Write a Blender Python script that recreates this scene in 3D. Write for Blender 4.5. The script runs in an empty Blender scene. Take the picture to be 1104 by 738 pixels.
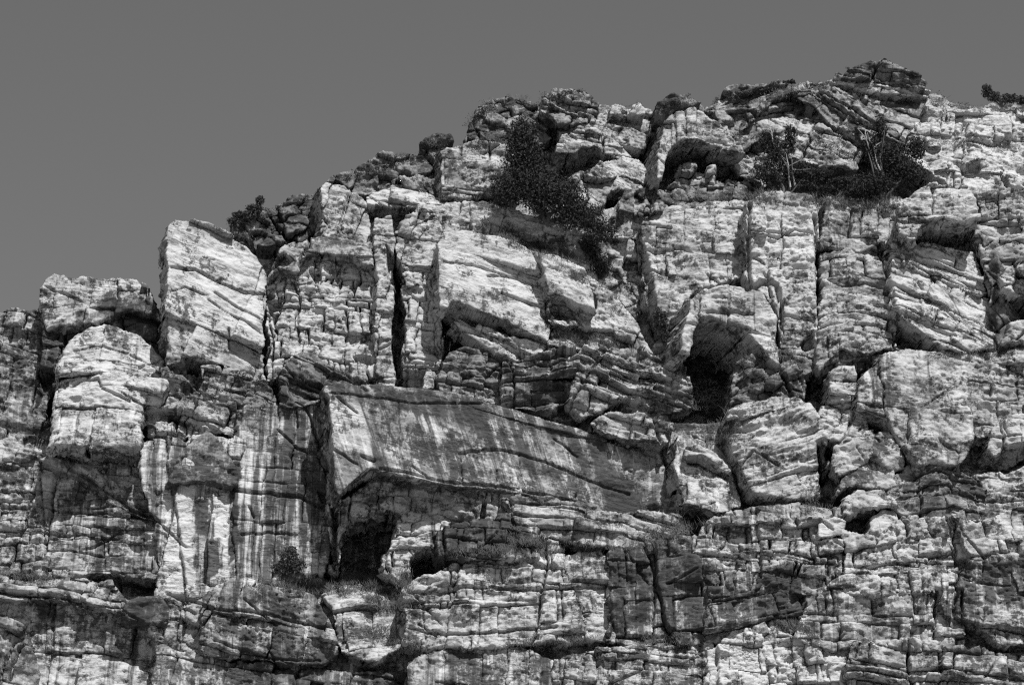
import bpy, math, random
import numpy as np
np.seterr(over='ignore')
from mathutils import Vector

# ------------------------------------------------------------------ camera, sky, sun, exposure
SC = bpy.context.scene
PITCH = math.radians(22.0)
CAM = np.array([0.0, 0.0, 1.7])
W, H, FPX = 1104.0, 738.0, 3106.0
cam_d = bpy.data.cameras.new('camera'); cam = bpy.data.objects.new('camera', cam_d)
SC.collection.objects.link(cam); SC.camera = cam
cam.location = CAM; cam.rotation_euler = (math.pi/2 + PITCH, 0, 0)
cam_d.sensor_width = 36.0; cam_d.lens = 36.0*FPX/W; cam_d.clip_start = 0.5; cam_d.clip_end = 9000

SUN_AZ, SUN_EL = 24.0, 52.0          # degrees to the right of the camera's back, and above the horizon
_a, _e = math.radians(SUN_AZ), math.radians(SUN_EL)
to_sun = Vector((math.sin(_a)*math.cos(_e), -math.cos(_a)*math.cos(_e), math.sin(_e)))
world = bpy.data.worlds.new('World'); SC.world = world; world.use_nodes = True
wn = world.node_tree; wn.nodes.clear()
sky = wn.nodes.new('ShaderNodeTexSky'); sky.sky_type = 'NISHITA'; sky.sun_disc = False
sky.sun_elevation = _e; sky.sun_rotation = math.pi - _a
sep = wn.nodes.new('ShaderNodeSeparateColor')       # black-and-white film behind a red filter: the sky's red alone
bg = wn.nodes.new('ShaderNodeBackground'); wo = wn.nodes.new('ShaderNodeOutputWorld')
wn.links.new(sky.outputs[0], sep.inputs[0]); wn.links.new(sep.outputs[0], bg.inputs[0]); wn.links.new(bg.outputs[0], wo.inputs[0])
bg.inputs[1].default_value = 0.084
sun_d = bpy.data.lights.new('sun', 'SUN'); sun_d.energy = 5.0; sun_d.angle = math.radians(0.5); sun_d.color = (1, 1, 1)
sun = bpy.data.objects.new('sun', sun_d); SC.collection.objects.link(sun)
sun.rotation_euler = to_sun.to_track_quat('Z', 'Y').to_euler(); sun.location = (60, -40, 160)
SC.view_settings.view_transform = 'Standard'; SC.view_settings.look = 'None'
SC.view_settings.exposure = 0.62; SC.view_settings.gamma = 1.0; SC.view_settings.use_curve_mapping = False
SC.cycles.use_denoising = False; SC.cycles.filter_width = 1.25; SC.cycles.max_bounces = 4; SC.cycles.diffuse_bounces = 2
COL = SC.collection

# ------------------------------------------------------------------ projection between the frame and the place
YREF = 180.0
cp, sp = math.cos(PITCH), math.sin(PITCH)
def ray(u, v):
    x = (np.asarray(u, float)-W/2)/FPX; y = (H/2-np.asarray(v, float))/FPX
    return x, cp - y*sp, sp + y*cp            # world x, y, z
def on_plane(u, v, Y0, x0, z0, gx, gz):
    dx, dy, dz = ray(u, v)
    t = (Y0 - gx*x0 - gz*z0 - CAM[1] + gx*CAM[0] + gz*CAM[2])/(dy - gx*dx - gz*dz)
    return CAM[0]+t*dx, CAM[1]+t*dy, CAM[2]+t*dz
def at(u, v, y):
    dx, dy, dz = ray(u, v); t = (YREF+y-CAM[1])/dy
    return np.array([CAM[0]+t*dx, CAM[1]+t*dy, CAM[2]+t*dz])
def to_px(x, y, z):
    X, Y, Z = x-CAM[0], y-CAM[1], z-CAM[2]
    f = Y*cp+Z*sp; up = -Y*sp+Z*cp
    return W/2+FPX*X/f, H/2-FPX*up/f

# ------------------------------------------------------------------ noise
def _hash(ix, iy, s):
    if True:
        h = (ix.astype(np.uint32)*np.uint32(374761393) + iy.astype(np.uint32)*np.uint32(668265263)
             + np.uint32(s*974711 % 4294967291))
        h = (h ^ (h >> np.uint32(13)))*np.uint32(1274126177)
        h = h ^ (h >> np.uint32(16))
    return (h & np.uint32(0xffffff)).astype(np.float32)/np.float32(0xffffff)
def vnoise(x, y, s=0):
    fx, fy = np.floor(x), np.floor(y); ix, iy = fx.astype(np.int64), fy.astype(np.int64)
    tx, ty = (x-fx).astype(np.float32), (y-fy).astype(np.float32)
    tx = tx*tx*(3-2*tx); ty = ty*ty*(3-2*ty)
    a, b = _hash(ix, iy, s), _hash(ix+1, iy, s); c, d = _hash(ix, iy+1, s), _hash(ix+1, iy+1, s)
    return (a+(b-a)*tx)*(1-ty)+(c+(d-c)*tx)*ty - 0.5
def fbm(x, y, s=0, o=4, g=0.5):
    r = 0; am = 1.0
    for k in range(o):
        r = r+am*vnoise(x, y, s+k*17); x = x*2.03+5.1; y = y*2.03+1.7; am *= g
    return r
def tri(x, y, s=0):
    """linear interpolation on a triangle lattice: flat facets that meet in sharp creases"""
    k = (x+y)*0.36602540; x = x+k; y = y+k
    fx, fy = np.floor(x), np.floor(y); ix, iy = fx.astype(np.int64), fy.astype(np.int64)
    tx, ty = (x-fx).astype(np.float32), (y-fy).astype(np.float32)
    a, d = _hash(ix, iy, s), _hash(ix+1, iy+1, s); b, c = _hash(ix+1, iy, s), _hash(ix, iy+1, s)
    return np.where(tx > ty, a+(b-a)*tx+(d-b)*ty, a+(c-a)*ty+(d-c)*tx) - 0.5
def tfbm(x, y, s=0, o=3, g=0.5):
    r = 0; am = 1.0
    for k in range(o):
        r = r+am*tri(x, y, s+k*17); x, y = 2.07*(.8*x-.6*y)+5.1, 2.07*(.6*x+.8*y)+1.7; am *= g
    return r
def voro(x, y, s, jit=0.9, blocky=0.0):
    """nearest seed of a jittered grid: id hashes, edge distance, offset from the seed, direction to the next seed"""
    fx, fy = np.floor(x).astype(np.int64), np.floor(y).astype(np.int64)
    f1 = np.full(x.shape, 9e9, np.float32); f2 = f1.copy(); gi = np.zeros(x.shape, np.int64); gj = gi.copy()
    ox = np.zeros(x.shape, np.float32); oy = ox.copy(); qx = ox.copy(); qy = ox.copy()
    for i in (-1, 0, 1):
        for j in (-1, 0, 1):
            cx, cy = fx+i, fy+j
            dx = (x-(cx+.5+jit*(_hash(cx, cy, s)-.5))).astype(np.float32); dy = (y-(cy+.5+jit*(_hash(cx, cy, s+7)-.5))).astype(np.float32)
            if blocky:
                d = blocky*np.maximum(np.abs(dx), np.abs(dy)) + (1-blocky)*np.sqrt(dx*dx+dy*dy) - .22*_hash(cx, cy, s+5)
            else: d = np.sqrt(dx*dx+dy*dy)
            n = d < f1; n2 = (~n) & (d < f2)
            qx = np.where(n, ox, np.where(n2, dx, qx)); qy = np.where(n, oy, np.where(n2, dy, qy))
            f2 = np.where(n, f1, np.where(n2, d, f2)); f1 = np.where(n, d, f1)
            gi = np.where(n, cx, gi); gj = np.where(n, cy, gj); ox = np.where(n, dx, ox); oy = np.where(n, dy, oy)
    return gi, gj, (f2-f1)/2, ox, oy
def facets(x, y, s):
    gi, gj, d, ox, oy = voro(x, y, s, 1.0)
    return (_hash(gi, gj, s+3)-.5) + 1.6*((_hash(gi, gj, s+1)-.5)*ox + (_hash(gi, gj, s+2)-.5)*oy)
def poly_sdf(x, y, P):
    """signed distance to a polygon, positive inside"""
    P = np.asarray(P, float); best = np.full(x.shape, 9e9); ins = np.zeros(x.shape, bool)
    for k in range(len(P)):
        ax, ay = P[k]; bx, by = P[(k+1) % len(P)]; ex, ey = bx-ax, by-ay
        wx, wy = x-ax, y-ay; t = np.clip((wx*ex+wy*ey)/(ex*ex+ey*ey+1e-9), 0, 1)
        best = np.minimum(best, (wx-ex*t)**2+(wy-ey*t)**2)
        c = ((ay <= y) & (by > y)) | ((by <= y) & (ay > y))
        ins ^= c & (x < (bx-ax)*(y-ay)/(by-ay+1e-12)+ax)
    d = np.sqrt(best); return np.where(ins, d, -d)
def line_dist(x, y, P):
    best = np.full(x.shape, 9e9)
    for (ax, ay), (bx, by) in zip(P[:-1], P[1:]):
        ex, ey = bx-ax, by-ay; wx, wy = x-ax, y-ay; t = np.clip((wx*ex+wy*ey)/(ex*ex+ey*ey+1e-9), 0, 1)
        best = np.minimum(best, (wx-ex*t)**2+(wy-ey*t)**2)
    return np.sqrt(best)

# ------------------------------------------------------------------ materials
def new_mat(name):
    m = bpy.data.materials.new(name); m.use_nodes = True; nt = m.node_tree
    b = nt.nodes['Principled BSDF']; return m, nt, b
def rock_material():
    m, nt, b = new_mat('cliff_rock'); N, L = nt.nodes, nt.links
    b.inputs['Roughness'].default_value = 0.92; b.inputs['Specular IOR Level'].default_value = 0.15
    def math_n(op, a, c=None, d=None, clamp=False):
        n = N.new('ShaderNodeMath'); n.operation = op; n.use_clamp = clamp
        for k, q in enumerate((a, c, d)):
            if q is None: continue
            if isinstance(q, (int, float)): n.inputs[k].default_value = q
            else: L.new(q, n.inputs[k])
        return n.outputs[0]
    def comb(x, y, z):
        n = N.new('ShaderNodeCombineXYZ')
        for k, q in enumerate((x, y, z)):
            if isinstance(q, (int, float)): n.inputs[k].default_value = q
            else: L.new(q, n.inputs[k])
        return n.outputs[0]
    def noise(vec, sc, det=4.0, rough=0.55):
        n = N.new('ShaderNodeTexNoise'); n.inputs['Scale'].default_value = sc
        n.inputs['Detail'].default_value = det; n.inputs['Roughness'].default_value = rough
        L.new(vec, n.inputs['Vector']); return n.outputs[0]
    def ramp(x, lo, hi, o0=0.0, o1=1.0):
        n = N.new('ShaderNodeMapRange'); n.interpolation_type = 'SMOOTHSTEP'
        L.new(x, n.inputs[0]); n.inputs[1].default_value = lo; n.inputs[2].default_value = hi
        n.inputs[3].default_value = o0; n.inputs[4].default_value = o1; return n.outputs[0]
    def mix(f, a, c):
        n = N.new('ShaderNodeMix'); n.data_type = 'FLOAT'
        for k, q in ((0, f), (2, a), (3, c)):
            if isinstance(q, (int, float)): n.inputs[k].default_value = q
            else: L.new(q, n.inputs[k])
        return n.outputs[0]
    def attr(name):
        n = N.new('ShaderNodeAttribute'); n.attribute_name = name
        s = N.new('ShaderNodeSeparateXYZ'); L.new(n.outputs['Vector'], s.inputs[0]); return s.outputs
    A, B, SEED = attr('bedding'); S, STAIN, TONE = attr('weather')
    g = N.new('ShaderNodeNewGeometry'); pos = g.outputs['Position']
    ps = N.new('ShaderNodeSeparateXYZ'); L.new(pos, ps.inputs[0]); PX, PY, PZ = ps.outputs
    fine = noise(pos, 4.5, 7.0, 0.75)
    fj = math_n('SUBTRACT', fine, 0.5)
    def cover(n, thr, gain, jag=0.5):            # ragged patches where n rises over a threshold
        return math_n('MULTIPLY', math_n('SUBTRACT', math_n('ADD', n, math_n('MULTIPLY', fj, jag)), thr), gain, clamp=True)
    bed = noise(comb(math_n('MULTIPLY', A, 0.16), math_n('MULTIPLY', B, 2.0), SEED), 1.0, 6.0, 0.66)
    big = noise(pos, 0.33, 6.0, 0.62)
    mid_ = noise(comb(math_n('MULTIPLY', A, 0.5), math_n('MULTIPLY', B, 1.1), math_n('ADD', SEED, 5.0)), 1.3, 6.0, 0.68)
    tn = math_n('MULTIPLY', TONE, 1.0)
    alb = math_n('ADD', 0.50, math_n('MULTIPLY', tn, 0.5))
    alb = mix(ramp(fine, 0.36, 0.60, 0.28, 0.0), alb, 0.22)
    alb = mix(math_n('MULTIPLY', cover(bed, math_n('ADD', 0.49, math_n('MULTIPLY', tn, 0.4)), 7.0, 0.3), 0.38), alb, 0.20)
    alb = mix(math_n('MULTIPLY', cover(big, math_n('ADD', 0.465, math_n('MULTIPLY', tn, 0.8)), 7.0, 0.35), 0.74), alb, 0.15)
    alb = mix(math_n('MULTIPLY', cover(mid_, math_n('ADD', 0.475, math_n('MULTIPLY', tn, 0.6)), 9.0, 0.4), 0.70), alb, 0.12)
    # pale lime wash and dark water stain running down the face
    st = noise(comb(math_n('MULTIPLY', S, 1.5), math_n('MULTIPLY', PZ, 0.10), SEED), 1.0, 6.0, 0.66)
    st2 = noise(comb(math_n('MULTIPLY', S, 2.3), math_n('MULTIPLY', PZ, 0.15), math_n('ADD', SEED, 9.0)), 1.0, 4.0, 0.6)
    # the stain threshold moves with the amount, so that more stain means wider streaks
    thr = math_n('SUBTRACT', 0.67, math_n('MULTIPLY', STAIN, 0.26))
    dark = math_n('MULTIPLY', cover(st, thr, 9.0, 0.18), ramp(STAIN, 0.0, 0.2))
    pale = math_n('MULTIPLY', ramp(st2, 0.53, 0.64), ramp(STAIN, 0.05, 0.5, 0.0, 0.75))
    alb = mix(pale, alb, 0.62)
    alb = mix(math_n('MULTIPLY', dark, 0.92), alb, 0.06)
    # black lichen in crusts and specks
    lm = noise(pos, 0.6, 4.0, 0.6)
    l1 = noise(comb(PX, PY, math_n('MULTIPLY', PZ, 0.6)), 3.2, 7.0, 0.78)
    lich = math_n('MULTIPLY', math_n('SUBTRACT', l1, math_n('SUBTRACT', math_n('ADD', 0.915, math_n('MULTIPLY', tn, 0.5)), math_n('MULTIPLY', lm, 0.84))), 12.0, clamp=True)
    alb = mix(math_n('MULTIPLY', lich, 0.88), alb, 0.05)
    # dirt in the hairline seams along the beds
    seam = noise(comb(math_n('MULTIPLY', A, 0.45), math_n('MULTIPLY', B, 3.4), math_n('ADD', SEED, 3.0)), 1.0, 5.0, 0.6)
    sl = ramp(math_n('ABSOLUTE', math_n('SUBTRACT', seam, 0.5)), 0.0, 0.020, 1.0, 0.0)
    sm = math_n('MULTIPLY', sl, ramp(noise(pos, 0.6, 3.0, 0.5), 0.40, 0.56))
    alb = mix(math_n('MULTIPLY', sm, 0.5), alb, 0.05)
    alb = math_n('MAXIMUM', math_n('MINIMUM', math_n('MULTIPLY', alb, 0.67), 0.375), 0.03)
    cc = N.new('ShaderNodeCombineColor')
    for k in range(3): L.new(alb, cc.inputs[k])
    L.new(cc.outputs[0], b.inputs['Base Color'])
    fb = noise(comb(math_n('MULTIPLY', A, 2.4), math_n('MULTIPLY', B, 4.6), PY), 1.0, 6.0, 0.7)
    bm = N.new('ShaderNodeBump'); bm.inputs['Strength'].default_value = 0.75; bm.inputs['Distance'].default_value = 0.16
    L.new(math_n('SUBTRACT', math_n('ADD', fb, math_n('MULTIPLY', noise(pos, 6.0, 5.0, 0.7), 0.45)), math_n('MULTIPLY', sm, 0.7)), bm.inputs['Height']); L.new(bm.outputs[0], b.inputs['Normal'])
    return m
ROCK = rock_material()
def plain_mat(name, lo, hi, sc=3.0, rough=0.8):
    m, nt, b = new_mat(name); N, L = nt.nodes, nt.links
    n = N.new('ShaderNodeTexNoise'); n.inputs['Scale'].default_value = sc; n.inputs['Detail'].default_value = 4
    g = N.new('ShaderNodeNewGeometry'); L.new(g.outputs['Position'], n.inputs['Vector'])
    r = N.new('ShaderNodeMapRange'); r.inputs[1].default_value = .3; r.inputs[2].default_value = .7
    r.inputs[3].default_value = lo; r.inputs[4].default_value = hi; L.new(n.outputs[0], r.inputs[0])
    c = N.new('ShaderNodeCombineColor')
    for k in range(3): L.new(r.outputs[0], c.inputs[k])
    L.new(c.outputs[0], b.inputs['Base Color']); b.inputs['Roughness'].default_value = rough
    b.inputs['Specular IOR Level'].default_value = 0.05
    return m
LEAF = plain_mat('dark_foliage', 0.016, 0.045, 5.0, 1.0)
BUSH = plain_mat('shrub_foliage', 0.025, 0.065, 5.0, 1.0)
GRASS = plain_mat('dry_grass', 0.035, 0.12, 1.2)
BARK = plain_mat('dark_bark', 0.05, 0.10, 6.0)
DEAD = plain_mat('bleached_wood', 0.22, 0.36, 6.0)
SOIL = plain_mat('scree_soil', 0.16, 0.30, 0.4)

# ------------------------------------------------------------------ mesh from arrays
def mesh_from(name, verts, quads, attrs=None, mat=None):
    me = bpy.data.meshes.new(name); n = len(verts); q = len(quads)
    me.vertices.add(n); me.vertices.foreach_set('co', np.ascontiguousarray(verts, np.float32).ravel())
    me.loops.add(q*4); me.loops.foreach_set('vertex_index', np.ascontiguousarray(quads, np.int32).ravel())
    me.polygons.add(q); me.polygons.foreach_set('loop_start', np.arange(0, q*4, 4, dtype=np.int32))
    if attrs:
        for k, val in attrs.items():
            t = me.attributes.new(k, 'FLOAT_VECTOR', 'POINT'); t.data.foreach_set('vector', np.ascontiguousarray(val, np.float32).ravel())
    me.update(calc_edges=True)
    if mat: me.materials.append(mat)
    return me
def link(name, data, parent=None, loc=None):
    o = bpy.data.objects.new(name, data); COL.objects.link(o)
    if loc is not None: o.location = loc
    if parent is not None:
        o.parent = parent; o.location = Vector(o.location)-parent_loc(parent)
    return o
def parent_loc(p):
    v = Vector((0, 0, 0))
    while p is not None: v += p.location; p = p.parent
    return v
def tag(o, label=None, cat=None, group=None, kind=None):
    for k, q in (('label', label), ('category', cat), ('group', group), ('kind', kind)):
        if q: o[k] = q
    return o

# ------------------------------------------------------------------ rock sculptor
ST = 0.072                      # metres between surface samples, about 1.2 pixels
PXM = 1/16.0                    # metres per pixel of the photograph on the face
PATCHES = []                    # stains, lichen, pale rock and darker patches with outlines of their own: (outline, d_tone, d_stain, feather)
CRACKS = []                     # open joints: (line, half width, depth)
cliff = bpy.data.objects.new('cliff', None); COL.objects.link(cliff); cliff['kind'] = 'structure'
cliff.location = (0, YREF, 40)
NREG = 0
STAT = dict(objs=0, quads=0)

ZW, ZH, ZO = 1300, 900, 90
ZB = np.full(ZW*ZH, 1e9, np.float32)             # nearest rock seen through each pixel of the frame, to stand plants on
def zb_add(V):
    u, v = to_px(V[:, 0], V[:, 1], V[:, 2]); iu = (u+ZO).astype(int); iv = (v+ZO).astype(int)
    ok = (iu >= 0) & (iu < ZW) & (iv >= 0) & (iv < ZH); np.minimum.at(ZB, iv[ok]*ZW+iu[ok], V[ok, 1].astype(np.float32))
def hit(u, v):
    iu, iv = int(u+ZO), int(v+ZO)
    w = ZB.reshape(ZH, ZW)[max(iv-1, 0):iv+2, max(iu-1, 0):iu+2]; y = float(w.min())
    return at(u, v, y-YREF) if y < 1e8 else None
DENTS = []
PITS = []                        # holes and undercuts: (outline, depth)
def rock(part, pts, y=0.0, gx=0.12, gz=0.15, ang=0.0, curv=0.0, th=30, ln=50, mode='beds', off=0.12, row=0.10, gro=0.29, gw=1.8,
         br=0.045, rg=0.03, fc=0.22, fs=14, r=2.0, warp=3.0, rag=3.0, back=3.0, tone=0.0, stain=0.15, slant=0.0, bulge=0.0, jgro=None,
         label=None, cat=None, piece='rock_block', yaw=None, step=None, seed=None, sag=0.0, chp=0.30, tlt=0.13, fl=0.45, mj=70, dgn=80, brk=0.0, split=True):
    """one body of rock: outline in the frame set on a plane in the place, split along its beds and joints into blocks.
    y: metres behind the reference plane; gx, gz: how the face recedes to the right and upwards; ang: dip of the beds (degrees, down to the right)"""
    global NREG
    NREG += 1
    s = seed if seed is not None else int(sum((i+1)*(p[0]*3+p[1]*7) for i, p in enumerate(pts))) % 90000
    rng = np.random.RandomState(s)
    P = np.asarray(pts, float); uc, vc = P.mean(0)
    c = at(uc, vc, y); x0, Y0, z0 = c
    px, py, pz = on_plane(P[:, 0], P[:, 1], Y0, x0, z0, gx, gz)
    poly = np.stack([px, pz], 1)
    stp = step or ST
    rag = rag*1.5+.6; m = rag*PXM+3*stp
    xs = np.arange(px.min()-m, px.max()+m, stp); zs = np.arange(pz.min()-m, pz.max()+m, stp)
    X, Z = np.meshgrid(xs, zs)
    k = 1/(PXM*30)
    rx = rag*PXM*(1.7*tfbm(X*k*.8, Z*k*.8, s+1, 4, .55)); rz = rag*PXM*(1.7*tfbm(X*k*.8, Z*k*.8, s+2, 4, .55))
    sd = poly_sdf(X+rx, Z+rz, poly)
    # bedding coordinates
    an = math.radians(ang); ca, sa = math.cos(an), math.sin(an)
    A = (X-x0)*ca - (Z-z0)*sa; B = (X-x0)*sa + (Z-z0)*ca
    B = B + curv*A*A
    kw = 1/(PXM*26)
    wA = warp*PXM*(1.6*tfbm(X*kw*.8, Z*kw*.8, s+3, 3, .5)); wB = warp*PXM*(1.5*tfbm(X*kw*.5, Z*kw*.8, s+4, 3, .45))
    Aw, Bw = A+wA, B+wB
    T, LN, G = th*PXM, ln*PXM, gw*PXM
    fade = np.clip(0.55+1.5*fbm(X*.55, Z*.55, s+9, 3), 0.12, 1.15)
    jg = gro*1.35 if jgro is None else jgro
    mjh = 0.0*X
    if mj and mode != 'one':
        na = max(1, int((Aw.max()-Aw.min())/(mj*PXM))); pan = np.zeros(X.shape, int)
        for q in range(na):
            a_k = rng.uniform(Aw.min(), Aw.max()); sl_ = rng.randn()*.14; sg = Aw-a_k-sl_*Bw
            mjh = mjh-rng.uniform(.4, .9)*np.clip(1-np.abs(sg)/(PXM*2.2), 0, 1)*np.clip(.5+2.2*fbm(Bw*.25+q*7, Aw*.05, s+61, 2), 0, 1); pan += sg > 0
        mjh = mjh+(rng.randn(na+1)*.16)[pan]
        Bw = Bw+(rng.randn(na+1)*.45*T)[pan]
    if dgn:
        for q in range(max(1, int((P[:, 0].max()-P[:, 0].min())*(P[:, 1].max()-P[:, 1].min())/dgn**2))):
            cx, cz = rng.uniform(px.min(), px.max()), rng.uniform(pz.min(), pz.max()); an_ = math.radians(rng.choice([-1, 1])*rng.uniform(20, 70)); hl = rng.uniform(8, 30)*PXM
            ll = (X-cx)*math.cos(an_)+(Z-cz)*math.sin(an_); dd_ = np.abs(-(X-cx)*math.sin(an_)+(Z-cz)*math.cos(an_)+.12*tfbm(X*1.3, Z*1.3, s+q+300, 2))
            mjh = mjh-rng.uniform(.2, .5)*np.clip(1-dd_/(PXM*1.8), 0, 1)*np.clip((hl-np.abs(ll))/hl*3, 0, 1)
    SX_, SZ_ = 0.0*X, 0.0*X                     # small moves that lay mesh edges along the joints
    if mode == 'beds':
        lo, hi = Bw.min()-T, Bw.max()+T
        e = [lo]
        while e[-1] < hi: e.append(e[-1]+T*rng.choice([.3, .5, .8, 1.1, 1.5, 2.1]))
        e = np.array(e); es = np.clip(rng.lognormal(-.35, .7, len(e)), .12, 1.8)
        alo, ahi = Aw.min()-LN, Aw.max()+LN
        J, JW = [], []
        for q in range(len(e)):
            j = [alo-rng.rand()*LN]
            while j[-1] < ahi: j.append(j[-1]+LN*rng.choice([.3, .5, .8, 1.1, 1.5, 2.0])*rng.uniform(.8, 1.2))
            J.append(np.array(j)); JW.append(np.clip(rng.lognormal(-.4, .7, len(j)), .1, 1.8))
        def rows(bw): return np.clip(np.searchsorted(e, bw)-1, 0, len(e)-2)
        def cols(ri, aw):
            ci = np.zeros(aw.shape, np.int64)
            for q in np.unique(ri):
                sel = ri == q; ci[sel] = np.clip(np.searchsorted(J[q], aw[sel])-1, 0, len(J[q])-2)
            return ci
        ri = rows(Bw); dlo = Bw-e[ri]; dhi = e[ri+1]-Bw
        mvb = np.where(dlo < dhi, np.where(dlo < .55*stp, -dlo, 0), np.where(dhi < .55*stp, dhi, 0))
        ci = cols(ri, Aw); mx = max(len(j) for j in J)
        JA = np.array([np.pad(j, (0, mx-len(j)), mode='edge') for j in J]); JS = np.array([np.pad(j, (0, mx-len(j)), mode='edge') for j in JW])
        d0, d1 = Aw-JA[ri, ci], JA[ri, ci+1]-Aw
        mva = np.where(d0 < d1, np.where(d0 < .55*stp, -d0, 0), np.where(d1 < .55*stp, d1, 0))
        SX_ = mvb*sa+mva*ca; SZ_ = mvb*ca-mva*sa
        Bc = Bw+mvb; Ac = Aw+mva
        gb = np.maximum(es[ri]*np.clip(1-np.abs(dlo)/G, 0, 1), es[ri+1]*np.clip(1-np.abs(dhi)/G, 0, 1))*gro*fade
        gj = np.maximum(JS[ri, ci]*np.clip(1-np.abs(d0)/G, 0, 1), JS[ri, ci+1]*np.clip(1-np.abs(d1)/G, 0, 1))*jg*fade
        tt = np.clip(dlo/(dlo+dhi+1e-6), 0, 1)
        hb = mjh
        hb = hb-np.maximum(gb, gj)+bulge*(1-(2*tt-1)**2)+sag*(tt-.5)
        def mid(q): return (q[:-1, :-1]+q[1:, :-1]+q[:-1, 1:]+q[1:, 1:])/4
        rc = rows(mid(Bc)); bidc = rc*4096+cols(rc, mid(Ac))
    elif mode == 'rubble':
        gi, gjj, d, ox, oy = voro(Aw/LN, Bw/T, s+11, .95, .75)
        dm = d*min(T, LN); h3 = _hash(gi, gjj, s+14)
        hb = mjh-gro*np.clip(1-dm/G, 0, 1)*fade*(.4+h3) + bulge*np.clip(d*2.2, 0, 1)**.5
        def mid(q): return (q[:-1, :-1]+q[1:, :-1]+q[:-1, 1:]+q[1:, 1:])/4
        gi, gjj = voro(mid(Aw)/LN, mid(Bw)/T, s+11, .95, .75)[:2]
        bidc = (gi-gi.min())*4096+(gjj-gjj.min())
    else:                                    # one unbroken block
        bidc = np.zeros((X.shape[0]-1, X.shape[1]-1), np.int64); hb = mjh
    # relief
    f1 = 1/(fs*PXM)
    rel = fl*(1+.5*brk)*tfbm(X/(PXM*55)+s*.37, Z/(PXM*70), s+20, 2, .5)              # broad planes of the face
    rel = rel + fc*.5*facets(Aw*f1*.8, Bw*f1*1.25, s+21)
    rel = rel + fc*2.0*tfbm(A*f1*.45, B*f1*.75, s+22, 4, .56)                      # flat facets
    pl = tfbm(A*.22/(PXM*10), B/(PXM*10), s+23, 3, .55)*5                            # thin plates broken off along the beds
    rel = rel + br*1.6*np.clip(.5+2*fbm(X*.3, Z*.3, s+63, 2), .1, 1)*(np.floor(pl)+np.clip((pl-np.floor(pl))*5, 0, 1))*.45
    rel = rel + rg*1.5*fbm(X/(PXM*30), Z/(PXM*30), s+24, 5, .5)
    msk = np.clip(.35+brk+2.6*fbm(X*.33, Z*.33, s+25, 3), 0, 1)
    g1, g2, dd, _, _ = voro(Aw/(PXM*13), Bw/(PXM*8), s+26, .95, .7)
    chip = (_hash(g1, g2, s+27)-.5)*.5 - .55*np.exp(-dd/.07)*_hash(g1, g2, s+28)
    g1, g2, dd, _, _ = voro(Aw/(PXM*6), Bw/(PXM*4), s+29, .95, .7)
    chip = chip + .5*((_hash(g1, g2, s+30)-.5) - .6*np.exp(-dd/.11)*_hash(g1, g2, s+33))
    rel = rel + chp*msk*chip
    h = hb+rel
    UU, VV = to_px(X, Y0+gx*(X-x0)+gz*(Z-z0), Z)
    bb = (P[:, 0].min(), P[:, 0].max(), P[:, 1].min(), P[:, 1].max())
    wob = 1.8*tfbm(UU/11, VV/11, 77, 3)
    for ln_, wd, dp in CRACKS:
        q = np.asarray(ln_, float)
        if q[:, 0].max() < bb[0]-8 or q[:, 0].min() > bb[1]+8 or q[:, 1].max() < bb[2]-8 or q[:, 1].min() > bb[3]+8: continue
        d = line_dist(UU+wob, VV+wob, q); h = h-dp*1.1*np.clip(1-d/(1.35*wd), 0, 1)
    for out, dp in PITS:
        q = np.asarray(out, float)
        if q[:, 0].max() < bb[0] or q[:, 0].min() > bb[1] or q[:, 1].max() < bb[2] or q[:, 1].min() > bb[3]: continue
        h = h-dp*np.clip(.3+poly_sdf(UU+1.5*wob, VV+1.5*wob, q)/1.6, 0, 1)
    if not split:
        for out, dp in DENTS:
            w = np.clip(.5+poly_sdf(UU, VV, out)/10, 0, 1); h = h-dp*w
    rr = r*PXM*(.6+.8*np.clip(fbm(X*.9, Z*.9, s+31, 3)+.5, 0, 1))
    t = np.clip(1-sd/np.maximum(rr, 1e-4), 0, 1); h = h-rr*.9*(1-np.sqrt(np.clip(1-t*t, 0, 1)))
    Y = Y0+gx*(X-x0)+gz*(Z-z0)-h
    # keep the cells inside the outline and snap the rim to it
    cen = (sd[:-1, :-1]+sd[1:, :-1]+sd[:-1, 1:]+sd[1:, 1:])/4
    keep = cen > 0
    if not keep.any(): return None
    gz_, gx_ = np.gradient(sd, stp)
    gl = np.sqrt(gx_**2+gz_**2)+1e-6
    near = np.abs(sd) < stp*1.0
    mv = np.where(near, np.clip(-sd, -.7*stp, .7*stp), 0)
    X2 = X+np.where(near, mv*gx_/gl, SX_); Z2 = Z+np.where(near, mv*gz_/gl, SZ_)
    # weathering
    tn = tone+0.0*X+.05*fbm(X*.5, Z*.5, s+41, 3); sn = stain+0.0*X
    for out, dt, ds, fe in PATCHES:
        q = np.asarray(out, float)
        if q[:, 0].max() < bb[0]-fe or q[:, 0].min() > bb[1]+fe or q[:, 1].max() < bb[2]-fe or q[:, 1].min() > bb[3]+fe: continue
        d = poly_sdf(UU+2.5*wob, VV+2.5*wob, q); w = np.clip(.5+d/fe, 0, 1); w = w*w*(3-2*w)
        tn = tn+dt*w; sn = sn+ds*w
    sn = np.clip(sn, 0, 1.4)
    so = math.radians(slant); SX = X*math.cos(so)+Z*math.sin(so)
    if not split: mono = bidc; bidc = np.zeros_like(bidc)
    ids, inv, cnt = np.unique(bidc[keep], return_inverse=True, return_counts=True)
    lab = np.full(keep.shape, -1, np.int32); lab[keep] = inv
    if len(ids) > 1:
        small = cnt < 45
        if small.sum() > 0:                   # crumbs too small to pick apart stay together
            mp = np.arange(len(ids)); mp[small] = len(ids); lab[keep] = mp[inv]
    present = np.unique(lab[keep])
    ky = 1.0 if yaw is None else yaw
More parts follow.
